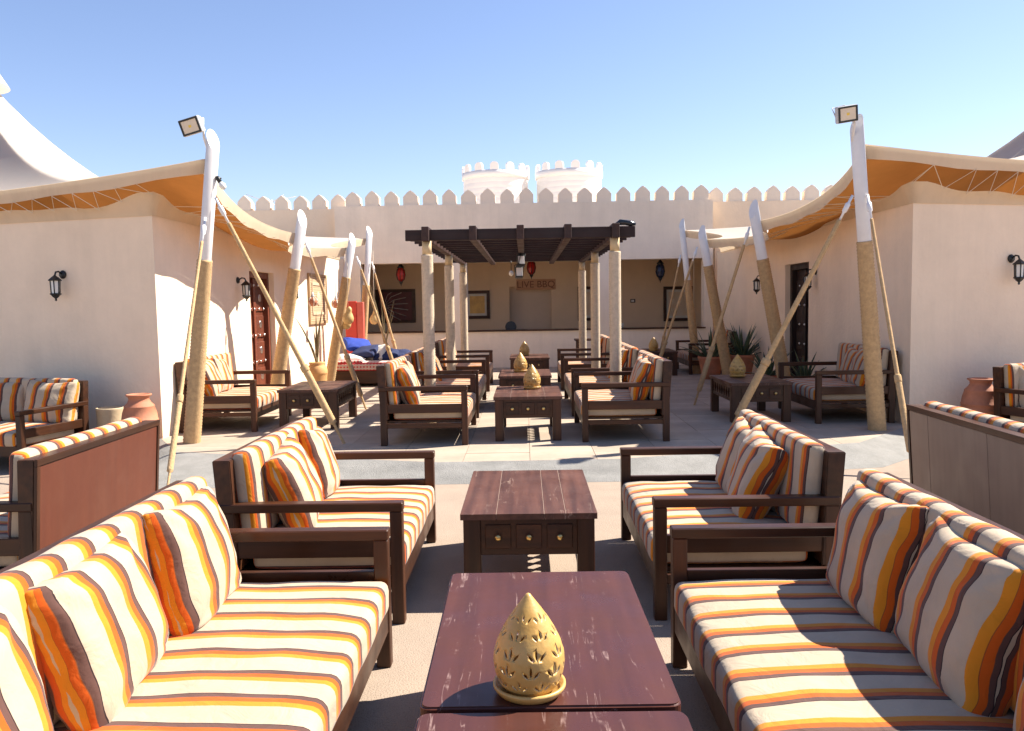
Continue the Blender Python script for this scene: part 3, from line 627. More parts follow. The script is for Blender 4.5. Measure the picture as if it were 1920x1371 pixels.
# ------------------------------------------------------------------ wall lanterns
def wall_lantern(loc, rz, label):
    t = thing('wall_lantern', label, 'wall lamp', loc, rz); t.scale = (.8, .8, .8)     # local: wall behind at +y
    lathe('backplate', [(.055, 0), (.06, .01), (.045, .03), (0, .035)], M_BLACK, t, 16, (0, -.002, .09), (R(90), 0, 0))
    tube('arm', [(0, -.02, .09), (0, -.08, .13), (0, -.13, .12), (0, -.15, .07)], .012, M_BLACK, t)
    lathe('roof', [(.085, .03), (.088, .04), (.05, .075), (.02, .1), (0, .12)], M_BLACK, t, 6, (0, -.15, -.03), smooth=False)
    lathe('glass', [(.052, -.14), (.058, .03)], M_GLASS, t, 6, (0, -.15, -.03), smooth=False)
    for k in range(6):
        a = k*math.pi/3; tube('bar', [(.056*math.cos(a), -.15+.056*math.sin(a), -.17), (.063*math.cos(a), -.15+.063*math.sin(a), 0)], .008, M_BLACK, t, 5)
    lathe('base', [(.07, -.14), (.078, -.15), (.06, -.165), (.04, -.19), (.015, -.21), (.012, -.225), (.018, -.235), (0, -.25)], M_BLACK, t, 6, (0, -.15, -.03), smooth=False)
d = Vector((-8.6+3.96, 10.05-8.78)).normalized(); a15 = math.atan2(d.y, -d.x)
wall_lantern((-5.13, 8.78+(5.13-3.96)*1.27/4.64, 1.86), -a15, 'black lantern on the shaded wall above the terracotta jar, red-brown-door pavilion')
wall_lantern((-3.96, 11.3, 1.84), R(90), 'black lantern on the sunlit wall just before the red-brown door')
wall_lantern((-3.96, 13.7, 1.84), R(90), 'black lantern beyond the red-brown door, beside the carved wall hanging')
wall_lantern((5.42, 8.97+(5.42-4.17)*1.28/4.63, 1.86), a15, 'black lantern on the wall above the dark terracotta jar, dark-door pavilion')
wall_lantern((4.17, 11.9, 1.84), R(-90), 'black lantern on the shaded wall just before the dark door')
wall_lantern((4.17, 14.5, 1.84), R(-90), 'black lantern beyond the dark door, above the aloes')

# ------------------------------------------------------------------ pergola
pg = thing('pergola', 'dark timber pergola on pale rope-wrapped posts over the middle sofas', 'pergola', (0, 0, P))
pm = None
for x in (-1.14, 1.05):
    for y in (9.65, 12.4, 15.2):
        if pm is None:
            pw = lathe('post', rope_profile(.066, .066, 1.98, .03, .006), M_ROPEW, pg, 20, (x, y, 0)); pm = pw.data
            pt = lathe('post_top', [(.055, 1.98), (.055, 2.14)], mat('raw_post_wood', (.62, .47, .27), .8), pw, 16); ptm = pt.data
        else:
            pw = link('post', pm, None, pg, (x, y, 0), (0, 0, random.random()*6)); link('post_top', ptm, None, pw)
for k in range(5):
    x = -1.14+k*2.19/4; box('rafter', x-.042, x+.042, 9.5, 15.5, 2.13, 2.295, M_PERGY, pg, .005)
y = 9.6; k = 0
while y < 15.5:
    o = box('cross_slat', -1.38, 1.28, y-.022, y+.022, 2.165 if k else 2.14, 2.27 if k else 2.265, M_PERG, pg, .004)
    y += .40; k += 1
tp = thing('rolled_sheet', 'crumpled black plastic sheet rolled on the end of the pergola beam', 'plastic sheet', (1.17, 9.6, P+2.268))
tube('roll', [(-.12, 0, .02), (-.06, .01, .045), (0, 0, .04), (.06, .01, .03), (.12, 0, .018)], [.012, .034, .03, .034, .014], M_PLASTIC, tp, 10)
for (x, y, z, lab, rx) in ((-.055, 12.1, 2.15, 'upper black spotlight with white front hanging from the pergola', .25), (-.085, 12.0, 1.98, 'lower black spotlight with white front hanging from the pergola', .15)):
    t = thing('spotlight', lab, 'spotlight', (x, y, z))
    b = box('housing', -.055, .055, -.04, .06, -.085, .085, M_BLACK, t, .01); b.rotation_euler = (-rx, 0, .15)
    box('face', -.044, .044, -.046, -.0405, -.06, .06, M_WHITE, b, .003); boxes('barn_door', [(-.05, .05, -.1, -.042, .078, .084), (-.05, .05, -.09, -.042, -.084, -.078)], M_BLACK, b, 0)
    tube('yoke', [(-.06, .01, 0), (-.062, .02, .1), (0, .03, .13), (.062, .02, .1), (.06, .01, 0)], .006, M_BLACK, t, 6); tube('cable', [(0, .03, .13), (.03, .02, 2.26-z+.0)], .006, M_BLACK, t, 5)
t = thing('pergola_bulb', 'round white bulb hanging under the pergola beside the spotlights', 'bulb', (-.24, 14.6, 2.06)); lathe('globe', [(0, -.045), (.03, -.035), (.045, 0), (.03, .035), (.012, .05)], M_GLASS, t, 16); tube('flex', [(0, 0, .045), (0, 0, .22)], .006, M_BLACK, t, 5)

# ------------------------------------------------------------------ cushions and pillows
def uvset(me, f, ends=0):
    u = me.uv_layers.new(name='UVMap')
    for lp in me.loops: u.data[lp.index].uv = f[lp.vertex_index]
    if ends:                    # cloth wraps round the cushion ends
        for p in me.polygons:
            if abs(p.normal.x) > .8:
                sg = 1 if p.normal.x > 0 else -1
                for li in p.loop_indices:
                    co = me.vertices[me.loops[li].vertex_index].co
                    u.data[li].uv = (f[me.loops[li].vertex_index][0]+sg*(ends/2-co.z), co.y)
def cushion_me(L, D, T, puff=.02, seed=0, off=0., rc=.035):
    """box cushion: length x, depth y, thickness z; stripes across the length"""
    nx, ny, nz = max(12, int(L/.035)), max(4, int(D/.05)), 4
    def ticks(n, h):
        base = [-h+rc*(1-math.cos(a)) for a in (0, .5, 1.0, 1.57)]
        inner = [(-h+rc)+(2*h-2*rc)*i/n for i in range(1, n)]
        return base+inner+[-b for b in base[::-1]]
    X, Y, Z = ticks(nx, L/2), ticks(ny, D/2), ticks(nz, T/2); bm = bmesh.new(); V = {}
    uvs = []
    def v(x, y, z):
        key = (round(x, 5), round(y, 5), round(z, 5))
        if key in V: return V[key]
        p = Vector((x, y, z)); c = Vector((max(-L/2+rc, min(L/2-rc, x)), max(-D/2+rc, min(D/2-rc, y)), max(-T/2+rc, min(T/2-rc, z))))
        dd = p-c
        if dd.length > 1e-6: p = c+dd.normalized()*rc
        u, w, h = x/(L/2), y/(D/2), z/(T/2)
        f = (1-u**6)*(1-abs(w)**3.0)
        p.z += puff*f*h
        nn = Vector((x*5+seed, y*6, z*3+seed*2)); p.z += .008*noise.noise(nn)*(1 if h > 0 else .3); p.y += .007*noise.noise(nn+Vector((9, 3, 1))); p.x += .004*noise.noise(nn+Vector((4, 7, 2)))
        vv = bm.verts.new(p); V[key] = vv; uvs.append((x+off+.003*noise.noise(Vector((y*3, x*2, seed))), y)); return vv
    def face(A, B, fn):
        for a0, a1 in zip(A, A[1:]):
            for b0, b1 in zip(B, B[1:]): bm.faces.new((fn(a0, b0), fn(a1, b0), fn(a1, b1), fn(a0, b1)))
    for s in (-1, 1):
        face(X, Y, lambda a, b: v(a, b, s*T/2)); face(X, Z, lambda a, b: v(a, s*D/2, b)); face(Y, Z, lambda a, b: v(s*L/2, a, b))
    bm.verts.index_update(); me = me_from(bm); uvset(me, uvs, T)
    for p in me.polygons: p.use_smooth = True
    me.materials.append(M_FAB); return me
def pillow_me(w, h, T, seed=0, off=0.):
    """upright box-edged pillow, stripes vertical, base at z=0"""
    n = 28; bm = bmesh.new(); uvs = []; sh = {}
    def outline(u, v):
        x = u*w/2*(1-.045*(1-v*v)*abs(u)**5-.05*abs(v)**7*abs(u)); z = v*h/2*(1-.04*(1-u*u)*abs(v)**5-.05*abs(u)**7*abs(v))
        return x, z
    def wob(u, v):
        return .014*noise.noise(Vector((u*1.1+seed*2.3, v*1.1, 5))), .010*noise.noise(Vector((u*1.5+seed, v*1.5, 9)))
    for s in (-1, 1):
        for i in range(n+1):
            for j in range(n+1):
                u, v = -1+2*i/n, -1+2*j/n
                u = math.sin(u*math.pi/2)*.5+u*.5; v = math.sin(v*math.pi/2)*.5+v*.5
                e = (1-abs(u)**2.6)*(1-abs(v)**2.6)
                t = T/2*(.34+.66*max(0, e)**.5)
                nn = Vector((u*2.0+seed*3.1, v*2.0, s+seed)); cr = noise.noise(nn)*.008
                for cu, cv in ((-1, -1), (1, -1), (1, 1), (-1, 1)):
                    du, dv = u-cu, v-cv; rr = math.hypot(du, dv)
                    if rr < .9: cr += .0055*math.sin(8*math.atan2(dv, du)+seed+cu)*math.sin(math.pi*rr/.9)
                cr -= .006*math.exp(-((1-abs(u))/.10)**2)*(.5+.5*math.sin(v*11+seed*2))
                x, z = outline(u, v); wy, wz = wob(u, v)
                sag = -.022*(1-u*u)*max(0, v)
                sh[(s, i, j)] = bm.verts.new((x+.006*noise.noise(nn*1.7), s*(t+cr)+wy, z+h/2+sag+wz)); uvs.append((u*w/2+off+.003*noise.noise(Vector((v*2+seed, u, 3))), v))
    for s in (-1, 1):
        for i in range(n):
            for j in range(n):
                q = [sh[(s, i, j)], sh[(s, i+1, j)], sh[(s, i+1, j+1)], sh[(s, i, j+1)]]
                bm.faces.new(q if s < 0 else q[::-1])
    ring = [(i, 0) for i in range(n)]+[(n, j) for j in range(n)]+[(n-i, n) for i in range(n)]+[(0, n-j) for j in range(n)]
    mid = []
    for (i, j) in ring:
        a, b = sh[(-1, i, j)].co, sh[(1, i, j)].co; c = (a+b)/2; d_ = Vector((c.x, 0, c.z-h/2))
        k = .016+.005*math.sin(i*1.7+j*2.1+seed)
        c = c+Vector((d_.x/(w/2), 0, d_.z/(h/2)))*k*.6; mid.append(bm.verts.new(c))
        ed = (b-a).length/2; sx = 1 if i == n else (-1 if i == 0 else 0)
        uvs.append(((-1+2*i/n)*w/2+off+sx*(ed+.012), j/n))
    m_ = len(ring)
    for k in range(m_):
        p, q = ring[k], ring[(k+1) % m_]
        for s in (-1, 1): bm.faces.new((sh[(s, *p)], sh[(s, *q)], mid[(k+1) % m_], mid[k]))
    bm.verts.index_update(); me = me_from(bm); uvset(me, uvs)
    for p in me.polygons: p.use_smooth = True
    me.materials.append(M_FAB); return me

# ------------------------------------------------------------------ sofas
D = .88
def make_sofa(L, seed, rear=None, off=0.):
    t = thing('sofa', 'x', 'sofa')
    x1 = L/2
    for s in (-1, 1):
        a, b = sorted((s*x1, s*(x1-.058)))
        box('leg', a, b, -D/2, -D/2+.06, 0, .548, M_WOODZ, t, .004); box('leg', a, b, D/2-.075, D/2-.01, 0, .548, M_WOODZ, t, .004)
        a2, b2 = sorted((s*(x1+.003), s*(x1-.062)))
        box('arm', a2, b2, -D/2-.004, D/2-.005, .548, .592, wood_y, t, .005)
        a3, b3 = sorted((s*(x1-.012), s*(x1-.046)))
        box('side_board', a3, b3, -D/2+.06, D/2-.075, .325, .412, wood_y, t, .003)
        box('lower_rail', a3, b3, -D/2+.06, D/2-.075, .175, .222, wood_y, t, .003)
    box('front_rail', -x1+.058, x1-.058, -D/2+.006, -D/2+.042, .155, .262, M_WOOD, t, .004)
    box('back_rail', -x1+.058, x1-.058, D/2-.07, D/2-.03, .155, .262, M_WOOD, t, .004)
    boxes('seat_deck', [(-x1+.05, x1-.05, -D/2+.042, D/2-.07, .225, .245)], M_WOOD, t, 0)
    # leaning back board
    prism('back_board', [(.35, .262), (.42, .262), (.457, .802), (.372, .802)], 'x', -x1+.002, x1-.002, M_WOOD, t, .004)
    if rear:
        k_ = .037/.54
        pr = lambda nm, xa, xb, za, zb, m, o0=.0: prism(nm, [(.4215+(za-.262)*k_, za), (.4315+(za-.262)*k_+o0, za), (.4315+(zb-.262)*k_+o0, zb), (.4215+(zb-.262)*k_, zb)], 'x', xa, xb, m, t, .0015)
        pr('back_stile', -x1, -x1+.03, .20, .768, M_WOODZ, .006); pr('back_stile', x1-.03, x1, .20, .768, M_WOODZ, .006); pr('back_top_trim', -x1, x1, .769, .804, M_WOOD, .006)
        xs = [-x1+.032, x1-.032] if rear == 'panel' else [-x1+.032, -x1+.42, x1-.30, x1-.032]
        for a, b in zip(xs, xs[1:]): pr('back_panel' if rear == 'panel' else 'back_plank', a+.0015, b-.0015, .20, .766, M_REDPANEL if rear == 'panel' else M_GREYPANEL)
    link('seat_cushion', cushion_me(L-.135, D-.12, .135, .022, seed, off), None, t, (0, -.065, .3165))
    link('back_cushion', cushion_me(L-.10, .45, .095, .010, seed+5, off+.02), None, t, (0, .325, .611), (R(85), 0, 0))
    return t
wood_y = wood('dark_stained_wood_arm', (.072, .025, .0095), (.032, .0115, .0055), .36, scratch=(.28, .16, .1), axis=1, scr_thr=.76)
proto = {'two': make_sofa(1.40, 1, None, .03), 'three': make_sofa(1.95, 2, None, .05), 'red': make_sofa(1.40, 3, 'panel', .0), 'grey': make_sofa(1.44, 4, 'planks', .04)}
used_p = set()
def sofa(kind, x, y, z, rz, label):
    o = proto[kind] if kind not in used_p else copy_tree(proto[kind]); used_p.add(kind)
    o.location = (x, y, z); o.rotation_euler = (0, 0, rz); o['label'] = label; o['category'] = 'sofa'; o['group'] = 'striped lounge sofas'
    return o
def phase_l(w): return w/2+.043      # left end starts in the orange band
def phase_r(w): return .031-w/2      # right end finishes in the orange band, brown on its side
pil_me = [pillow_me(.57, .45, .21, 1, phase_l(.57)), pillow_me(.56, .45, .21, 2, phase_l(.56)), pillow_me(.51, .43, .19, 3, phase_l(.51)+.01),
          pillow_me(.57, .45, .21, 4, phase_r(.57)), pillow_me(.56, .45, .21, 5, phase_r(.56)), pillow_me(.51, .43, .19, 6, phase_r(.51)), pillow_me(.66, .45, .20, 7, .02)]
def pillow(s, lx, ly, kind, tilt, yaw, label, roll=0, dz=0):
    x, y, z = s.location; rz = s.rotation_euler.z; c, sn = math.cos(rz), math.sin(rz)
    o = link('throw_pillow', pil_me[kind], None, None, (x+lx*c-ly*sn, y+lx*sn+ly*c, z+.378+dz), (-R(tilt), R(roll), rz+R(yaw)))
    tag(o, label, 'pillow', 'striped throw pillows'); return o
LR, RR = R(90), R(-90)
L1 = sofa('three', -1.03, 2.43, 0, LR, 'long sunlit sofa with three pillows beside the purple-brown table carrying a pierced lamp')
R1 = sofa('three', 1.03, 2.40, 0, RR, 'long sofa with three shaded pillows beside the purple-brown table carrying a pierced lamp')
L2 = sofa('two', -1.04, 4.52, 0, LR, 'sunlit two-seat sofa beside the three-drawer table with nothing on it')
R2 = sofa('two', 1.035, 4.53, 0, RR, 'two-seat sofa with shaded pillows beside the three-drawer table with nothing on it')
LB = sofa('red', -2.87, 4.60, 0, R(-89), 'two-seat sofa showing its red-brown back panel')
RB = sofa('grey', 3.0, 4.80, 0, R(88), 'sofa showing its weathered grey plank back')
PL1 = sofa('two', -1.03, 8.77, P, LR, 'sunlit two-seat sofa beside the first pergola lamp table, at the terrace edge')
PR1 = sofa('two', .99, 8.83, P, RR, 'two-seat sofa with pillows in shade beside the first pergola lamp table, at the terrace edge')
PL2 = sofa('three', -1.03, 10.97, P, LR, 'sofa under the pergola between front and middle posts, nearer the plaid daybed')
PR2 = sofa('three', .99, 11.0, P, RR, 'sofa under the pergola between front and middle posts, nearer the aloes')
PL3 = sofa('two', -1.03, 13.75, P, LR, 'sofa between middle and rear pergola posts, nearer the plaid daybed')
PR3 = sofa('two', .99, 13.8, P, RR, 'sofa between middle and rear pergola posts, nearer the aloes')
LS = sofa('two', -3.49, 9.83, P, LR, 'sunlit sofa against the pavilion wall by the red-brown door')
RS = sofa('two', 3.66, 9.83, P, RR, 'shaded sofa against the pavilion wall by the dark door')
FR = sofa('two', 3.52, 16.25, P, RR, 'dark shaded sofa by the veranda behind the potted aloes')
def at_corner(kind, cx, cy, rz, lx, ly, label):
    c, s = math.cos(rz), math.sin(rz); return sofa(kind, cx-(lx*c-ly*s), cy-(lx*s+ly*c), 0, rz, label)
LF = at_corner('two', -4.76, 7.60, R(-13), .70, -.42, 'sofa facing out from the wall beside the orange terracotta jar and cream pot')
RF = at_corner('two', 4.76, 8.36, R(22), -.70, .40, 'sofa facing out from the shaded wall beside the dark terracotta jar')
for s, lst in ((L1, [(.585, .185, 0, 15, 3, 'plump pillow on the long sunlit sofa, next to its visible armrest', 2), (-.06, .185, 1, 17, 5, 'middle pillow of three on the long sunlit sofa, its orange side showing', -2), (-.71, .195, 1, 15, 4, 'pillow on the long sunlit sofa at the end away from its visible armrest', 1)]),
               (R1, [(-.57, .185, 3, 15, -3, 'shaded pillow on the long sofa, next to its visible armrest', -2), (-.02, .195, 4, 17, -5, 'middle shaded pillow of three on the long sofa, dark brown at one side', 2), (.66, .195, 4, 15, -3, 'shaded pillow on the long sofa at the end away from its visible armrest', 0)]),
               (L2, [(-.20, .135, 1, 20, 9, 'pillow with orange side in front on the sunlit two-seat sofa by the bare table', -5), (.40, .18, 2, 16, 6, 'upright pillow behind the orange-sided one on the sunlit two-seat sofa by the bare table', 6)]),
               (R2, [(-.22, .16, 5, 17, 6, 'upright shaded pillow overlapped by another on the two-seat sofa by the bare table', 8), (.10, .115, 3, 22, -8, 'front shaded pillow overlapping another on the two-seat sofa by the bare table', 5)]),
               (PL1, [(-.28, .155, 1, 20, 12, 'orange-sided front pillow on the sunlit sofa at the terrace edge', -5), (.12, .195, 2, 15, 6, 'rear pillow on the sunlit sofa at the terrace edge', 6)]),
               (PR1, [(.0, .195, 5, 15, 4, 'rear shaded pillow on the sofa at the terrace edge', 6), (.30, .155, 4, 19, -10, 'front orange-sided pillow on the shaded sofa at the terrace edge', 4)]),
               (PL2, [(-.05, .13, 6, 25, 4, 'wide striped pillow on the pergola sofa nearer the plaid daybed', -3), (-.62, .195, 1, 15, 4, 'pillow partly behind the front pergola post, daybed side', 2)]),
               (PR2, [(-.02, .13, 6, 25, -4, 'wide striped pillow on the pergola sofa nearer the aloes', 3), (.50, .195, 4, 15, -4, 'dark-sided pillow beside the wide one on the pergola sofa nearer the aloes', 2)]),
               (PL3, [(.1, .195, 1, 16, 3, 'pillow on the rearmost pergola sofa, daybed side', 4)]),
               (PR3, [(.0, .195, 5, 16, -3, 'pillow on the rearmost pergola sofa, aloe side', -4)]),
               (LS, [(-.30, .155, 1, 19, 10, 'pillow behind the rope-wrapped floodlight pole on the sunlit wall sofa', -4), (.12, .195, 2, 15, 6, 'pillow toward the red-brown door on the sunlit wall sofa', 5)]),
               (RS, [(-.05, .195, 5, 15, -4, 'pillow toward the dark door on the shaded wall sofa', 6), (.32, .155, 3, 19, -8, 'pillow nearest the floodlight pole on the shaded wall sofa', 4)]),
               (LF, [(.40, .195, 0, 16, 4, 'pillow by the armrest on the sofa beside the orange jar', 2), (-.18, .195, 1, 17, 10, 'pillow in the middle of the sofa beside the orange jar', -3)]),
               (RF, [(-.30, .195, 4, 16, -6, 'pillow on the sofa beside the dark terracotta jar', 2)])):
    for lx, ly, k, tl, yw, lab, rl in lst: pillow(s, lx, ly, k, tl, yw, lab, rl)

# ------------------------------------------------------------------ tables
TW, TL, TH = .70, 1.10, .455
def rounded(x0, x1, y0, y1, rl, rr, n=5):
    """outline with rounded corners on the left (rl) and right (rr) side"""
    pts = []
    for cx_, cy_, r, a0 in ((x0+rl, y0+rl, rl, 180), (x1-rr, y0+rr, rr, 270), (x1-rr, y1-rr, rr, 0), (x0+rl, y1-rl, rl, 90)):
        if r < .004: pts.append((cx_, cy_)); continue
        for k in range(n+1): a = R(a0+90*k/n); pts.append((cx_+r*math.cos(a), cy_+r*math.sin(a)))
    return pts
def make_table(topmat, seams, cross=False, L=TL, rc=.03):
    t = thing('coffee_table', 'x', 'table'); w, l = TW/2, L/2
    xs = [-w]+seams+[w]; ys = [-l, l] if not cross else [-l, -.18, .18, l]
    for i in range(len(xs)-1):
        for j in range(len(ys)-1):
            f, la = i == 0, i == len(xs)-2
            pts = rounded(xs[i]+(.0006 if not f else 0), xs[i+1]-(.0006 if not la else 0), ys[j]+(.0008 if j else 0), ys[j+1]-(.0008 if j < len(ys)-2 else 0), rc if f and not cross else .001, rc if la and not cross else .001)
            o = prism('tabletop' if len(xs) == 2 else 'top_panel' if cross else 'plank', pts, 'z', TH-.03, TH, topmat, t)
            bmm = bmesh.new(); bmm.from_mesh(o.data); es = [e for e in bmm.edges if all(v.co.z > TH-.001 for v in e.verts)]
            bmesh.ops.bevel(bmm, geom=es, offset=.0012 if len(xs) > 2 else .006, segments=2 if len(xs) > 2 else 3, affect='EDGES'); bmm.to_mesh(o.data); bmm.free()
    if len(xs) > 2: boxes('joint_filler', [(-w+.006, w-.006, -l+.006, l-.006, TH-.026, TH-.0018)], mat('pale_joint', (.30, .2, .15), .9), t, 0)
    ins = .014
    for sx in (-1, 1):
        for sy in (-1, 1):
            a, b = sorted((sx*(w-ins), sx*(w-ins-.088))); c, d_ = sorted((sy*(l-ins), sy*(l-ins-.088)))
            box('leg', a, b, c, d_, 0, TH-.031, M_WOODZ, t, .003)
    zl = .235; x0 = w-ins-.088
    for sy in (-1, 1):
        c, d_ = sorted((sy*(l-ins-.012), sy*(l-ins-.04))); box('apron', -x0, x0, c, d_, zl, TH-.031, M_WOOD, t, .002)
        for k in (-1, 0, 1):
            c2, d2 = sorted((sy*(l-ins-.004), sy*(l-ins-.0115)))
            dr = box('drawer', k*.158-.066, k*.158+.066, c2, d2, zl+.035, TH-.06, M_WOOD, t, .003)
            lathe('knob', [(.006, 0), (.006, .008), (.015, .014), (.017, .02), (.012, .027), (0, .029)], M_BRASS, dr, 14, (k*.158, sy*(l-ins-.004), (zl+TH-.025)/2), (R(90)*sy*-1 if sy > 0 else R(90), 0, 0))
    y0 = l-ins-.088; sm = None
    for sx in (-1, 1):
        c, d_ = sorted((sx*(w-ins-.012), sx*(w-ins-.04)))
        box('side_rail', c, d_, -y0, y0, zl, zl+.035, wood_y, t, .002); box('side_rail', c, d_, -y0, y0, TH-.07, TH-.031, wood_y, t, .002)
        nsl = 8
        for k in range(nsl):
            yy = -y0+(k+.5)*2*y0/nsl
            if sm is None: o = prism('slat', [(-.045, zl+.034), (-.012, (zl+TH-.035)/2), (-.045, TH-.069), (.045, TH-.069), (.012, (zl+TH-.035)/2), (.045, zl+.034)], 'x', -.009, .009, M_WOODZ, t); sm = o.data
            else: o = link('slat', sm, None, t)
            o.location = ((c+d_)/2, yy, 0)
    return t
tA = make_table(M_TOP, []); tB = make_table(M_TOP2, [-.165, .08, .19], rc=.006); tC = make_table(M_TOP2, [-.175, 0, .175], True, rc=.004)
def table(p, x, y, z, label, fresh=False, rz=0):
    o = p if fresh else copy_tree(p); o.location = (x, y, z); o.rotation_euler = (0, 0, rz); o['label'] = label; o['category'] = 'table'; o['group'] = 'drawer coffee tables'; return o
table(tA, .045, 2.655, 0, 'scratched purple-brown coffee table carrying the pierced yellow lamp between the long sofas', True, R(.6))
table(tA, .055, 1.53, 0, 'purple-brown coffee table pushed end to end against the one with the pierced lamp', False, R(.3))
table(tB, .0, 4.66, 0, 'bare weathered brown table with three brass-knobbed drawers', True)
table(tC, .01, 8.80, P, 'panel-topped table with lamp at the terrace edge, before the pergola', True)
table(tC, -.02, 11.2, P, 'panel-topped lamp table between the front and middle pergola posts')
table(tC, .06, 14.78, P, 'panel-topped lamp table between the middle and rear pergola posts')
table(tB, -2.50, 9.82, P, 'slat-sided table without a lamp by the sunlit wall sofa')
table(tB, 2.66, 9.84, P, 'slat-sided table with a yellow lamp by the shaded wall sofa')
table(tB, 2.50, 15.95, P, 'dark shaded table by the veranda with a clay lamp on it')

# ------------------------------------------------------------------ pierced clay lamps
def make_lamp():
    t = thing('clay_lamp', 'x', 'lamp')
    outer = [(.066, .0), (.082, .02), (.094, .05), (.0985, .08), (.096, .105), (.087, .135), (.073, .165), (.055, .195), (.036, .222), (.018, .246), (.006, .262), (0, .265)]
    inner = [(max(0, r-.006), z) for r, z in outer[:-2]]+[(0, .25)]
    prof = outer[::-1]+inner; prof = [(r, z) for r, z in prof]
    def rad(z):
        for (r0, z0), (r1, z1) in zip(outer, outer[1:]):
            if z0 <= z <= z1: return r0+(r1-r0)*(z-z0)/(z1-z0)
        return .01
    # refine profile
    fine = []
    for (r0, z0), (r1, z1) in zip(outer, outer[1:]):
        for k in range(3): fine.append((r0+(r1-r0)*k/3, z0+(z1-z0)*k/3))
    fine.append((0, .265))
    bm = bmesh.new(); n = 40; closed = fine[::-1]+[(max(0, r-.003), z+ (0.0)) for r, z in fine[:-1] if z < .24 and r > .012]+[(0, .238)]
    me = lathe_me([(0, .265)]+fine[::-1][1:]+[(r-.003, z) for r, z in fine if r > .02]+[(0, .236)], n, False)
    me.materials.append(M_CLAY); me.materials.append(M_CHIP)
    o = link('body', me, None, t, (0, 0, .014))
    cb = bmesh.new(); rng = random.Random(3)
    for row, (z, cnt, ln) in enumerate(((.036, 9, .021), (.078, 9, .027), (.122, 8, .027), (.167, 7, .022), (.207, 6, .016))):
        for k in range(cnt):
            a0 = 2*math.pi*(k+(.5 if row % 2 else 0))/cnt+.12
            for da, tl, dz in ((-1, -38, -.004), (0, 0, .004), (1, 38, -.004)):
                r = rad(z); a = a0+da*.0155/max(r, .03); 
                if row >= 3 and da == 0: dzz = dz
                h = ln*(1.15 if da == 0 else .95)/2; wd = ln*.13; zz = z+dz
                sl = (rad(min(.26, zz+.006))-rad(zz-.006))/.012
                nrm = Vector((math.cos(a), math.sin(a), -sl)).normalized(); tz = Vector((-math.sin(a), math.cos(a), 0)); tu = nrm.cross(tz)
                if tu.z < 0: tu = -tu
                c = Vector((r*math.cos(a), r*math.sin(a), zz)); ca, sa = math.cos(R(tl)), math.sin(R(tl))
                U = tu*ca+tz*sa; Wv = tz*ca-tu*sa
                out = [(0, -h), (wd*.8, -h*.45), (wd, 0), (wd*.8, h*.45), (0, h), (-wd*.8, h*.45), (-wd, 0), (-wd*.8, -h*.45)]
                A = [cb.verts.new(c+nrm*.012+Wv*p+U*q) for p, q in out]; B = [cb.verts.new(c-nrm*.02+Wv*p+U*q) for p, q in out]
                cb.faces.new(A); cb.faces.new(B[::-1])
                for i in range(8): j = (i+1) % 8; cb.faces.new((A[i], A[j], B[j], B[i]))
    cm = me_from(cb); cm.materials.append(M_CLAY); cm.materials.append(M_CHIP)
    for p in cm.polygons: p.material_index = 1
    co = bpy.data.objects.new('cut', cm); COL.objects.link(co); co.location = (0, 0, .014)
    md = o.modifiers.new('b', 'BOOLEAN'); md.object = co; md.operation = 'DIFFERENCE'; md.solver = 'EXACT'
    bpy.context.view_layer.update(); nm = bpy.data.meshes.new_from_object(o.evaluated_get(bpy.context.evaluated_depsgraph_get()))
    o.modifiers.clear(); o.data = nm; bpy.data.objects.remove(co)
    for p in nm.polygons: p.use_smooth = p.material_index == 0
    lathe('saucer', [(0, 0), (.07, 0), (.088, .006), (.1, .022), (.1, .03), (.092, .03), (.085, .013), (0, .013)], M_CLAY, t, 40)
    return t
lamp0 = make_lamp(); first = [True]
def lamp(x, y, z, label, s=1.0, rz=0):
    o = lamp0 if first[0] else copy_tree(lamp0); first[0] = False
    o.location = (x, y, z); o.scale = (s, s, s); o.rotation_euler = (0, 0, rz); o['label'] = label; o['category'] = 'lamp'; o['group'] = 'drop-shaped clay lamps'
lamp(-.005, 2.19, TH, 'pierced yellow clay drop lamp on the scratched purple-brown table between the long sofas', 1.0, .1)
lamp(.06, 9.02, P+TH, 'clay drop lamp on the table at the terrace edge before the pergola', .98, 1)
lamp(-.08, 11.3, P+TH, 'clay drop lamp on the table between the front and middle pergola posts', .98, 2)
lamp(-.03, 14.9, P+TH, 'clay drop lamp on the table between the middle and rear pergola posts', .95, 3)
lamp(2.58, 10.05, P+TH, 'clay drop lamp on the slat-sided table by the shaded wall sofa', 1.0, 4)
lamp(2.44, 15.75, P+TH, 'clay drop lamp on the dark table by the veranda', .95, 5)

# ------------------------------------------------------------------ jars, pots, plants, odds and ends
def jar(x, y, z, prof, material, name, label, cat='jar', n=36):
    t = thing(name, label, cat, (x, y, z)); lathe('body', prof, material, t, n); return t
JP = [(0, 0), (.10, 0), (.125, .06), (.155, .16), (.172, .25), (.176, .30), (.178, .302), (.178, .31), (.176, .315), (.176, .36), (.179, .362), (.179, .372), (.174, .376), (.165, .44), (.145, .50), (.148, .505), (.145, .512), (.11, .55), (.098, .575), (.102, .60), (.122, .615), (.124, .628), (.108, .63), (.088, .60), (.085, .56)]
jar(-4.03, 8.42, 0, [(r*1.02, z*1.04) for r, z in JP], M_TERRA, 'terracotta_jar', 'orange terracotta jar with ridged shoulders beside the cream pot')
jar(4.83, 8.78, 0, [(r*1.05, z*1.03) for r, z in JP], M_TERRA, 'terracotta_jar', 'dark shaded terracotta jar beside the armrest of the wall sofa')
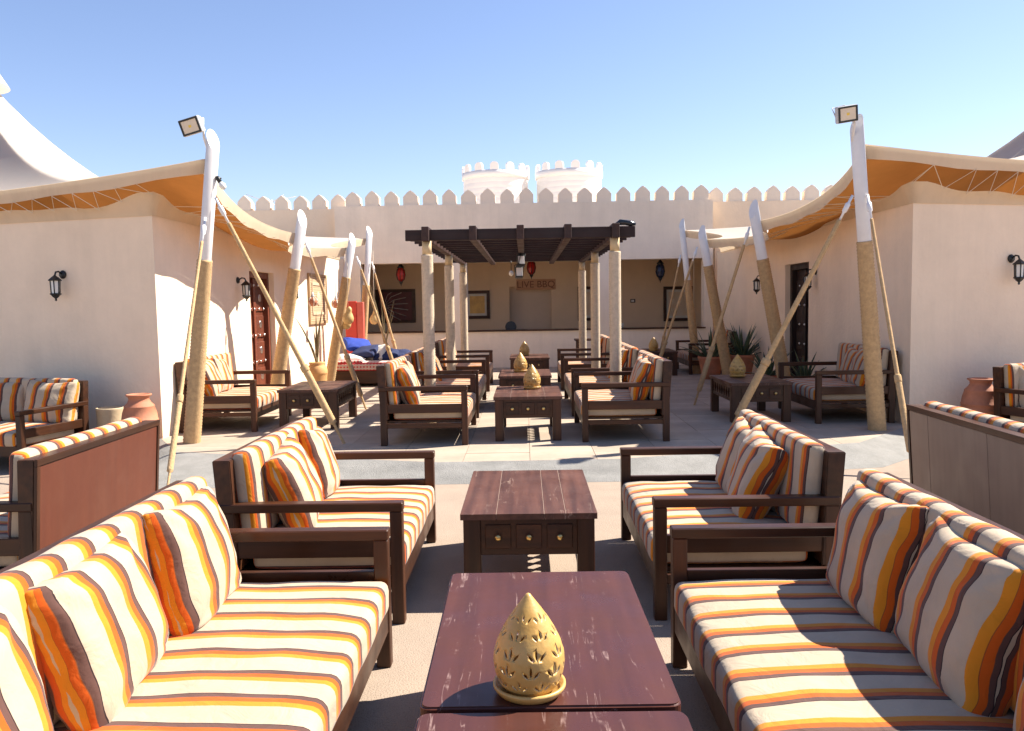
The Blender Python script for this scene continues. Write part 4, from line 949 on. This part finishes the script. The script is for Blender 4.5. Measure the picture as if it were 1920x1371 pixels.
jar(-4.42, 8.58, 0, [(0, 0), (.10, 0), (.12, .1), (.132, .35), (.135, .47), (.14, .49), (.138, .50), (.12, .50), (.115, .4), (.1, .1), (0, .08)], M_CREAMPOT, 'cream_pot', 'cream cylindrical pot behind the orange terracotta jar', 'pot')
PP = [(0, 0), (.10, 0), (.12, .08), (.145, .2), (.147, .21), (.15, .215), (.15, .225), (.158, .3), (.163, .33), (.166, .335), (.166, .345), (.16, .40), (.135, .455), (.115, .475), (.13, .50), (.125, .515), (.10, .505), (.095, .47)]
p1 = jar(-3.36, 13.1, P, PP, M_TERRA_O, 'ochre_pot', 'ochre ridged pot with long upright blades beside the leaning pole', 'pot')
def blade(name, pts, w, m, parent):
    bm = bmesh.new(); n = len(pts); rows = []
    for i, p in enumerate(pts):
        s = i/(n-1); ww = w*(1-s**2.2)*(.6+.4*min(1, s*4))+.001; rows.append([bm.verts.new(Vector(p)+Vector((-ww, 0, 0))), bm.verts.new(Vector(p)+Vector((0, .3*ww, 0))), bm.verts.new(Vector(p)+Vector((ww, 0, 0))), bm.verts.new(Vector(p)+Vector((0, -.25*ww, 0)))])
    for a, b in zip(rows, rows[1:]):
        for k in range(4): bm.faces.new((a[k], a[(k+1) % 4], b[(k+1) % 4], b[k]))
    bm.faces.new(rows[0]); bm.faces.new(rows[-1]); return link(name, me_from(bm), m, parent, smooth=True)
for ex, ez, cv in ((-.36, 1.28, .1), (.02, 1.33, 0), (.13, 1.42, .02), (-.03, 1.05, 0), (.08, 1.2, -.02)):
    blade('leaf', [(ex*s**1.6*1.0, .02*math.sin(s*5+ex*9), .45+(ez-.45)*s) for s in [i/7 for i in range(8)]], .022, M_DRY, p1)
p2 = jar(-2.86, 16.6, P, PP, M_TERRA_O, 'ochre_pot', 'ochre ridged pot with thin dry reeds behind the plaid daybed', 'pot')
for k in range(9):
    ex = random.uniform(-.35, .22); ez = random.uniform(1.1, 1.95); blade('reed', [(ex*s**1.4, .05*s*math.sin(k), .45+(ez-.45)*s) for s in [i/6 for i in range(7)]], .009, M_DRY, p2)
db = thing('daybed', 'low dark daybed with red plaid mattress heaped with blue and white cushions', 'daybed', (-2.82, 15.0, P))
boxes('base', [(-.52, .52, -.8, .8, .05, .28)], M_WOOD, db, .01); 
for sx in (-.44, .44):
    for sy in (-.7, .7): box('foot', sx-.05, sx+.05, sy-.05, sy+.05, 0, .052, M_WOOD, db)
mm = cushion_me(1.08, 1.64, .13, .02, 8); mm.materials.clear(); link('mattress', mm, M_PLAID, db, (0, 0, .345))
def soft(name, label, m, loc, rot, w=.45, h=.42, T=.16, seed=1):
    me = pillow_me(w, h, T, seed); me.materials.clear(); o = link(name, me, m, None, loc, rot); tag(o, label, 'cushion', 'daybed cushions')
soft('cushion', 'bright blue cushion on top of the daybed heap', M_BLUE, (-3.02, 14.90, P+.60), (R(-68), R(8), R(25)), .5, .46, .17, 3)
soft('cushion', 'navy cushion under the bright blue one on the daybed', M_NAVY, (-2.96, 14.62, P+.50), (R(-72), R(-6), R(-15)), .5, .46, .16, 4)
soft('cushion', 'white cushion lying beside the leaning pole on the daybed', M_WCLOTH, (-3.05, 14.42, P+.42), (R(-80), R(5), R(20)), .46, .42, .15, 5)
soft('cushion', 'rumpled white cushion in the middle of the daybed', M_WCLOTH, (-2.76, 14.75, P+.42), (R(-45), R(-10), R(-30)), .40, .36, .16, 6)
soft('cushion', 'navy bolster cushion at the courtyard end of the daybed', M_NAVY, (-2.52, 14.70, P+.42), (R(-60), R(4), R(10)), .46, .30, .18, 7)
soft('cushion', 'navy cushion lying flat at the far end of the daybed', M_NAVY, (-2.47, 15.25, P+.42), (R(-70), R(4), R(-8)), .5, .36, .15, 8)
soft('cushion', 'faded red plaid cushion at the foot of the leaning pole', M_PLAID, (-3.1, 14.20, P+.41), (R(-84), 0, R(5)), .5, .3, .12, 9)
rp = thing('red_panel', 'bright red painted wooden panel standing behind the daybed', 'panel', (-3.33, 15.95, P)); 
box('board', -.17, .05, -.03, .03, 0, 1.50, M_RED, rp, .006); box('side_board', .052, .18, -.02, .10, 0, 1.48, mat('faded_red_paint', (.66, .13, .09), .6), rp, .006)
for zz in (.35, .75, 1.15): box('rail', -.165, .045, -.042, -.0305, zz, zz+.06, M_RED, rp, .003)
fp = thing('framed_picture', 'dark framed picture with pale radiating strokes behind the red panel', 'picture', (-3.25, FY+2.6, 1.52)); boxes('frame', [(-.5, .5, -.05, -.003, .35, .42), (-.5, .5, -.05, -.003, -.42, -.35), (-.5, -.42, -.05, -.003, -.35, .35), (.42, .5, -.05, -.003, -.35, .35)], M_WOOD, fp); box('print', -.42, .42, -.02, -.004, -.35, .35, mat('maroon_print', (.12, .02, .02), .5), fp, 0)
for k in range(7):
    a = R(-50+k*20); tube('stroke', [(-.3, -.024, 0), (-.3+.3*math.cos(a), -.026, .3*math.sin(a)), (-.3+.62*math.cos(a*.85), -.024, .46*math.sin(a)-.02)], .008, M_WCLOTH, fp, 4)
# carved hanging on the sunlit wall
wh = thing('wall_hanging', 'carved tan wooden plaque hanging on the sunlit wall beyond the red-brown door', 'wall hanging', (-3.96, 15.6, 1.68), R(90))
box('panel', -.62, .62, -.03, -.002, -.42, .42, M_RUG, wh, .006); boxes('border', [(-.66, .66, -.045, -.002, .42, .47), (-.66, .66, -.045, -.002, -.47, -.42), (-.66, -.62, -.045, -.002, -.42, .42), (.62, .66, -.045, -.002, -.42, .42)], mat('plaque_edge', (.42, .28, .15), .8), wh)
for a, b in (((-.45, .25), (.45, .30)), ((-.45, -.3), (.45, -.25)), ((-.47, -.3), (-.43, .3)), ((.43, -.3), (.47, .3))): box('carved_strip', a[0], b[0], -.045, -.03, a[1], b[1], mat('plaque_strip', (.55, .42, .27), .8), wh, .003)
lathe('carved_boss', [(.14, 0), (.12, .012), (.05, .02), (0, .022)], mat('plaque_strip', (.5, .4, .3)), wh, 20, (0, -.03, 0), (R(90), 0, 0))
def ornament(x, y, z, top, label):
    t = thing('hanging_ornament', label, 'ornament', (x, y, z)); lathe('ball', [(0, -.085), (.04, -.075), (.075, -.035), (.082, 0), (.07, .04), (.04, .07), (.018, .08)], M_TERRA, t, 12)
    for k in range(6):
        a = k*math.pi/3; tube('band', [(.083*math.sin(b)*math.cos(a), .083*math.sin(b)*math.sin(a), .083*math.cos(b)) for b in [R(20+28*i) for i in range(6)]], .007, M_WCLOTH, t, 5)
    lathe('neck', [(.035, .075), (.03, .1), (.018, .12), (.016, .16)], M_GREYM, t, 12); tube('cord', [(0, 0, .15), (0, 0, top-z)], .004, M_CORD, t, 4)
ornament(-3.60, 13.9, 1.62, 2.5, 'striped red and white ball ornament hanging before the carved plaque')
ornament(-3.46, 15.0, 1.58, 2.52, 'striped red and white ball ornament hanging beside the leaning pole')
def gourd(x, y, z, top, label, s=1):
    t = thing('hanging_gourd', label, 'gourd', (x, y, z)); lathe('body', [(r*s, zz*s) for r, zz in [(0, -.13), (.05, -.12), (.088, -.07), (.09, -.02), (.065, .04), (.042, .075), (.045, .11), (.035, .14), (.012, .16), (0, .165)]], M_GOURD, t, 20, rot=(R(8), R(10), 0)); tube('cord', [(0, 0, .14*s), (.01, 0, top-z)], .004, M_CORD, t, 4)
gourd(-2.97, 13.75, 1.36, 2.5, 'larger yellow gourd hanging from the leaning pole before the red panel', 1.05)
gourd(-3.05, 13.95, 1.26, 2.5, 'yellow gourd tucked behind the larger one on the leaning pole', .95)
gourd(-2.93, 15.9, 1.30, 2.6, 'pale gourd hanging on the nearly upright pole behind the daybed', 1.0)
lm = None
def aloe(x, y, label, n=26, size=.55, potm=M_TERRA, ps=1.0):
    global lm
    t = thing('potted_aloe', label, 'plant', (x, y, P)); lathe('pot', [(r*ps, z*ps) for r, z in [(0, 0), (.13, 0), (.16, .15), (.185, .3), (.2, .31), (.2, .35), (.175, .35), (.165, .31), (0, .30)]], potm, t, 28)
    rng = random.Random(int(x*100+y))
    for k in range(n):
        az = k*2.4+rng.uniform(-.3, .3); el = R(rng.uniform(28, 85)); ln = size*rng.uniform(.65, 1.1)
        if lm is None:
            bm = bmesh.new(); rows = []
            for i in range(7):
                s = i/6; w = .036*(1-s)**.8+.001; c = Vector((s*.12*s, 0, s)); rows.append([bm.verts.new(c+Vector((0, -w, 0))), bm.verts.new(c+Vector((w*.55, 0, 0))), bm.verts.new(c+Vector((0, w, 0))), bm.verts.new(c+Vector((-w*.1, 0, 0)))])
            for a, b in zip(rows, rows[1:]):
                for q in range(4): bm.faces.new((a[q], a[(q+1) % 4], b[(q+1) % 4], b[q]))
            bm.faces.new(rows[0]); bm.faces.new(rows[-1]); lm = me_from(bm); lm.materials.append(M_LEAF)
            for p in lm.polygons: p.use_smooth = True
        o = link('leaf', lm, None, t, (.05*math.cos(az), .05*math.sin(az), .29*ps)); o.rotation_euler = (0, math.pi/2-el, az); o.scale = (1, 1, ln)
aloe(3.30, 14.7, 'tall potted aloe beside the leaning pole near the pale picture', 34, .62, M_TERRA, 1.15)
aloe(3.86, 14.75, 'dense potted aloe between the leaning pole and the pavilion wall', 38, .68, M_TERRA, 1.2)
aloe(3.62, 12.35, 'low potted aloe behind the lamp-bearing slatted table', 24, .48, M_TERRA, .75)
aloe(3.90, 11.55, 'small potted aloe standing right before the dark door', 22, .46, M_TERRA, .75)
st = thing('side_table', 'narrow dark wooden side table against the counter behind the rear pergola sofa', 'table', (1.42, 16.9, P)); box('top', -.42, .42, -.2, .2, .62, .655, M_WOOD, st)
for sx in (-.36, .36):
    for sy in (-.15, .15): box('leg', sx-.025, sx+.025, sy-.025, sy+.025, 0, .622, M_WOODZ, st)
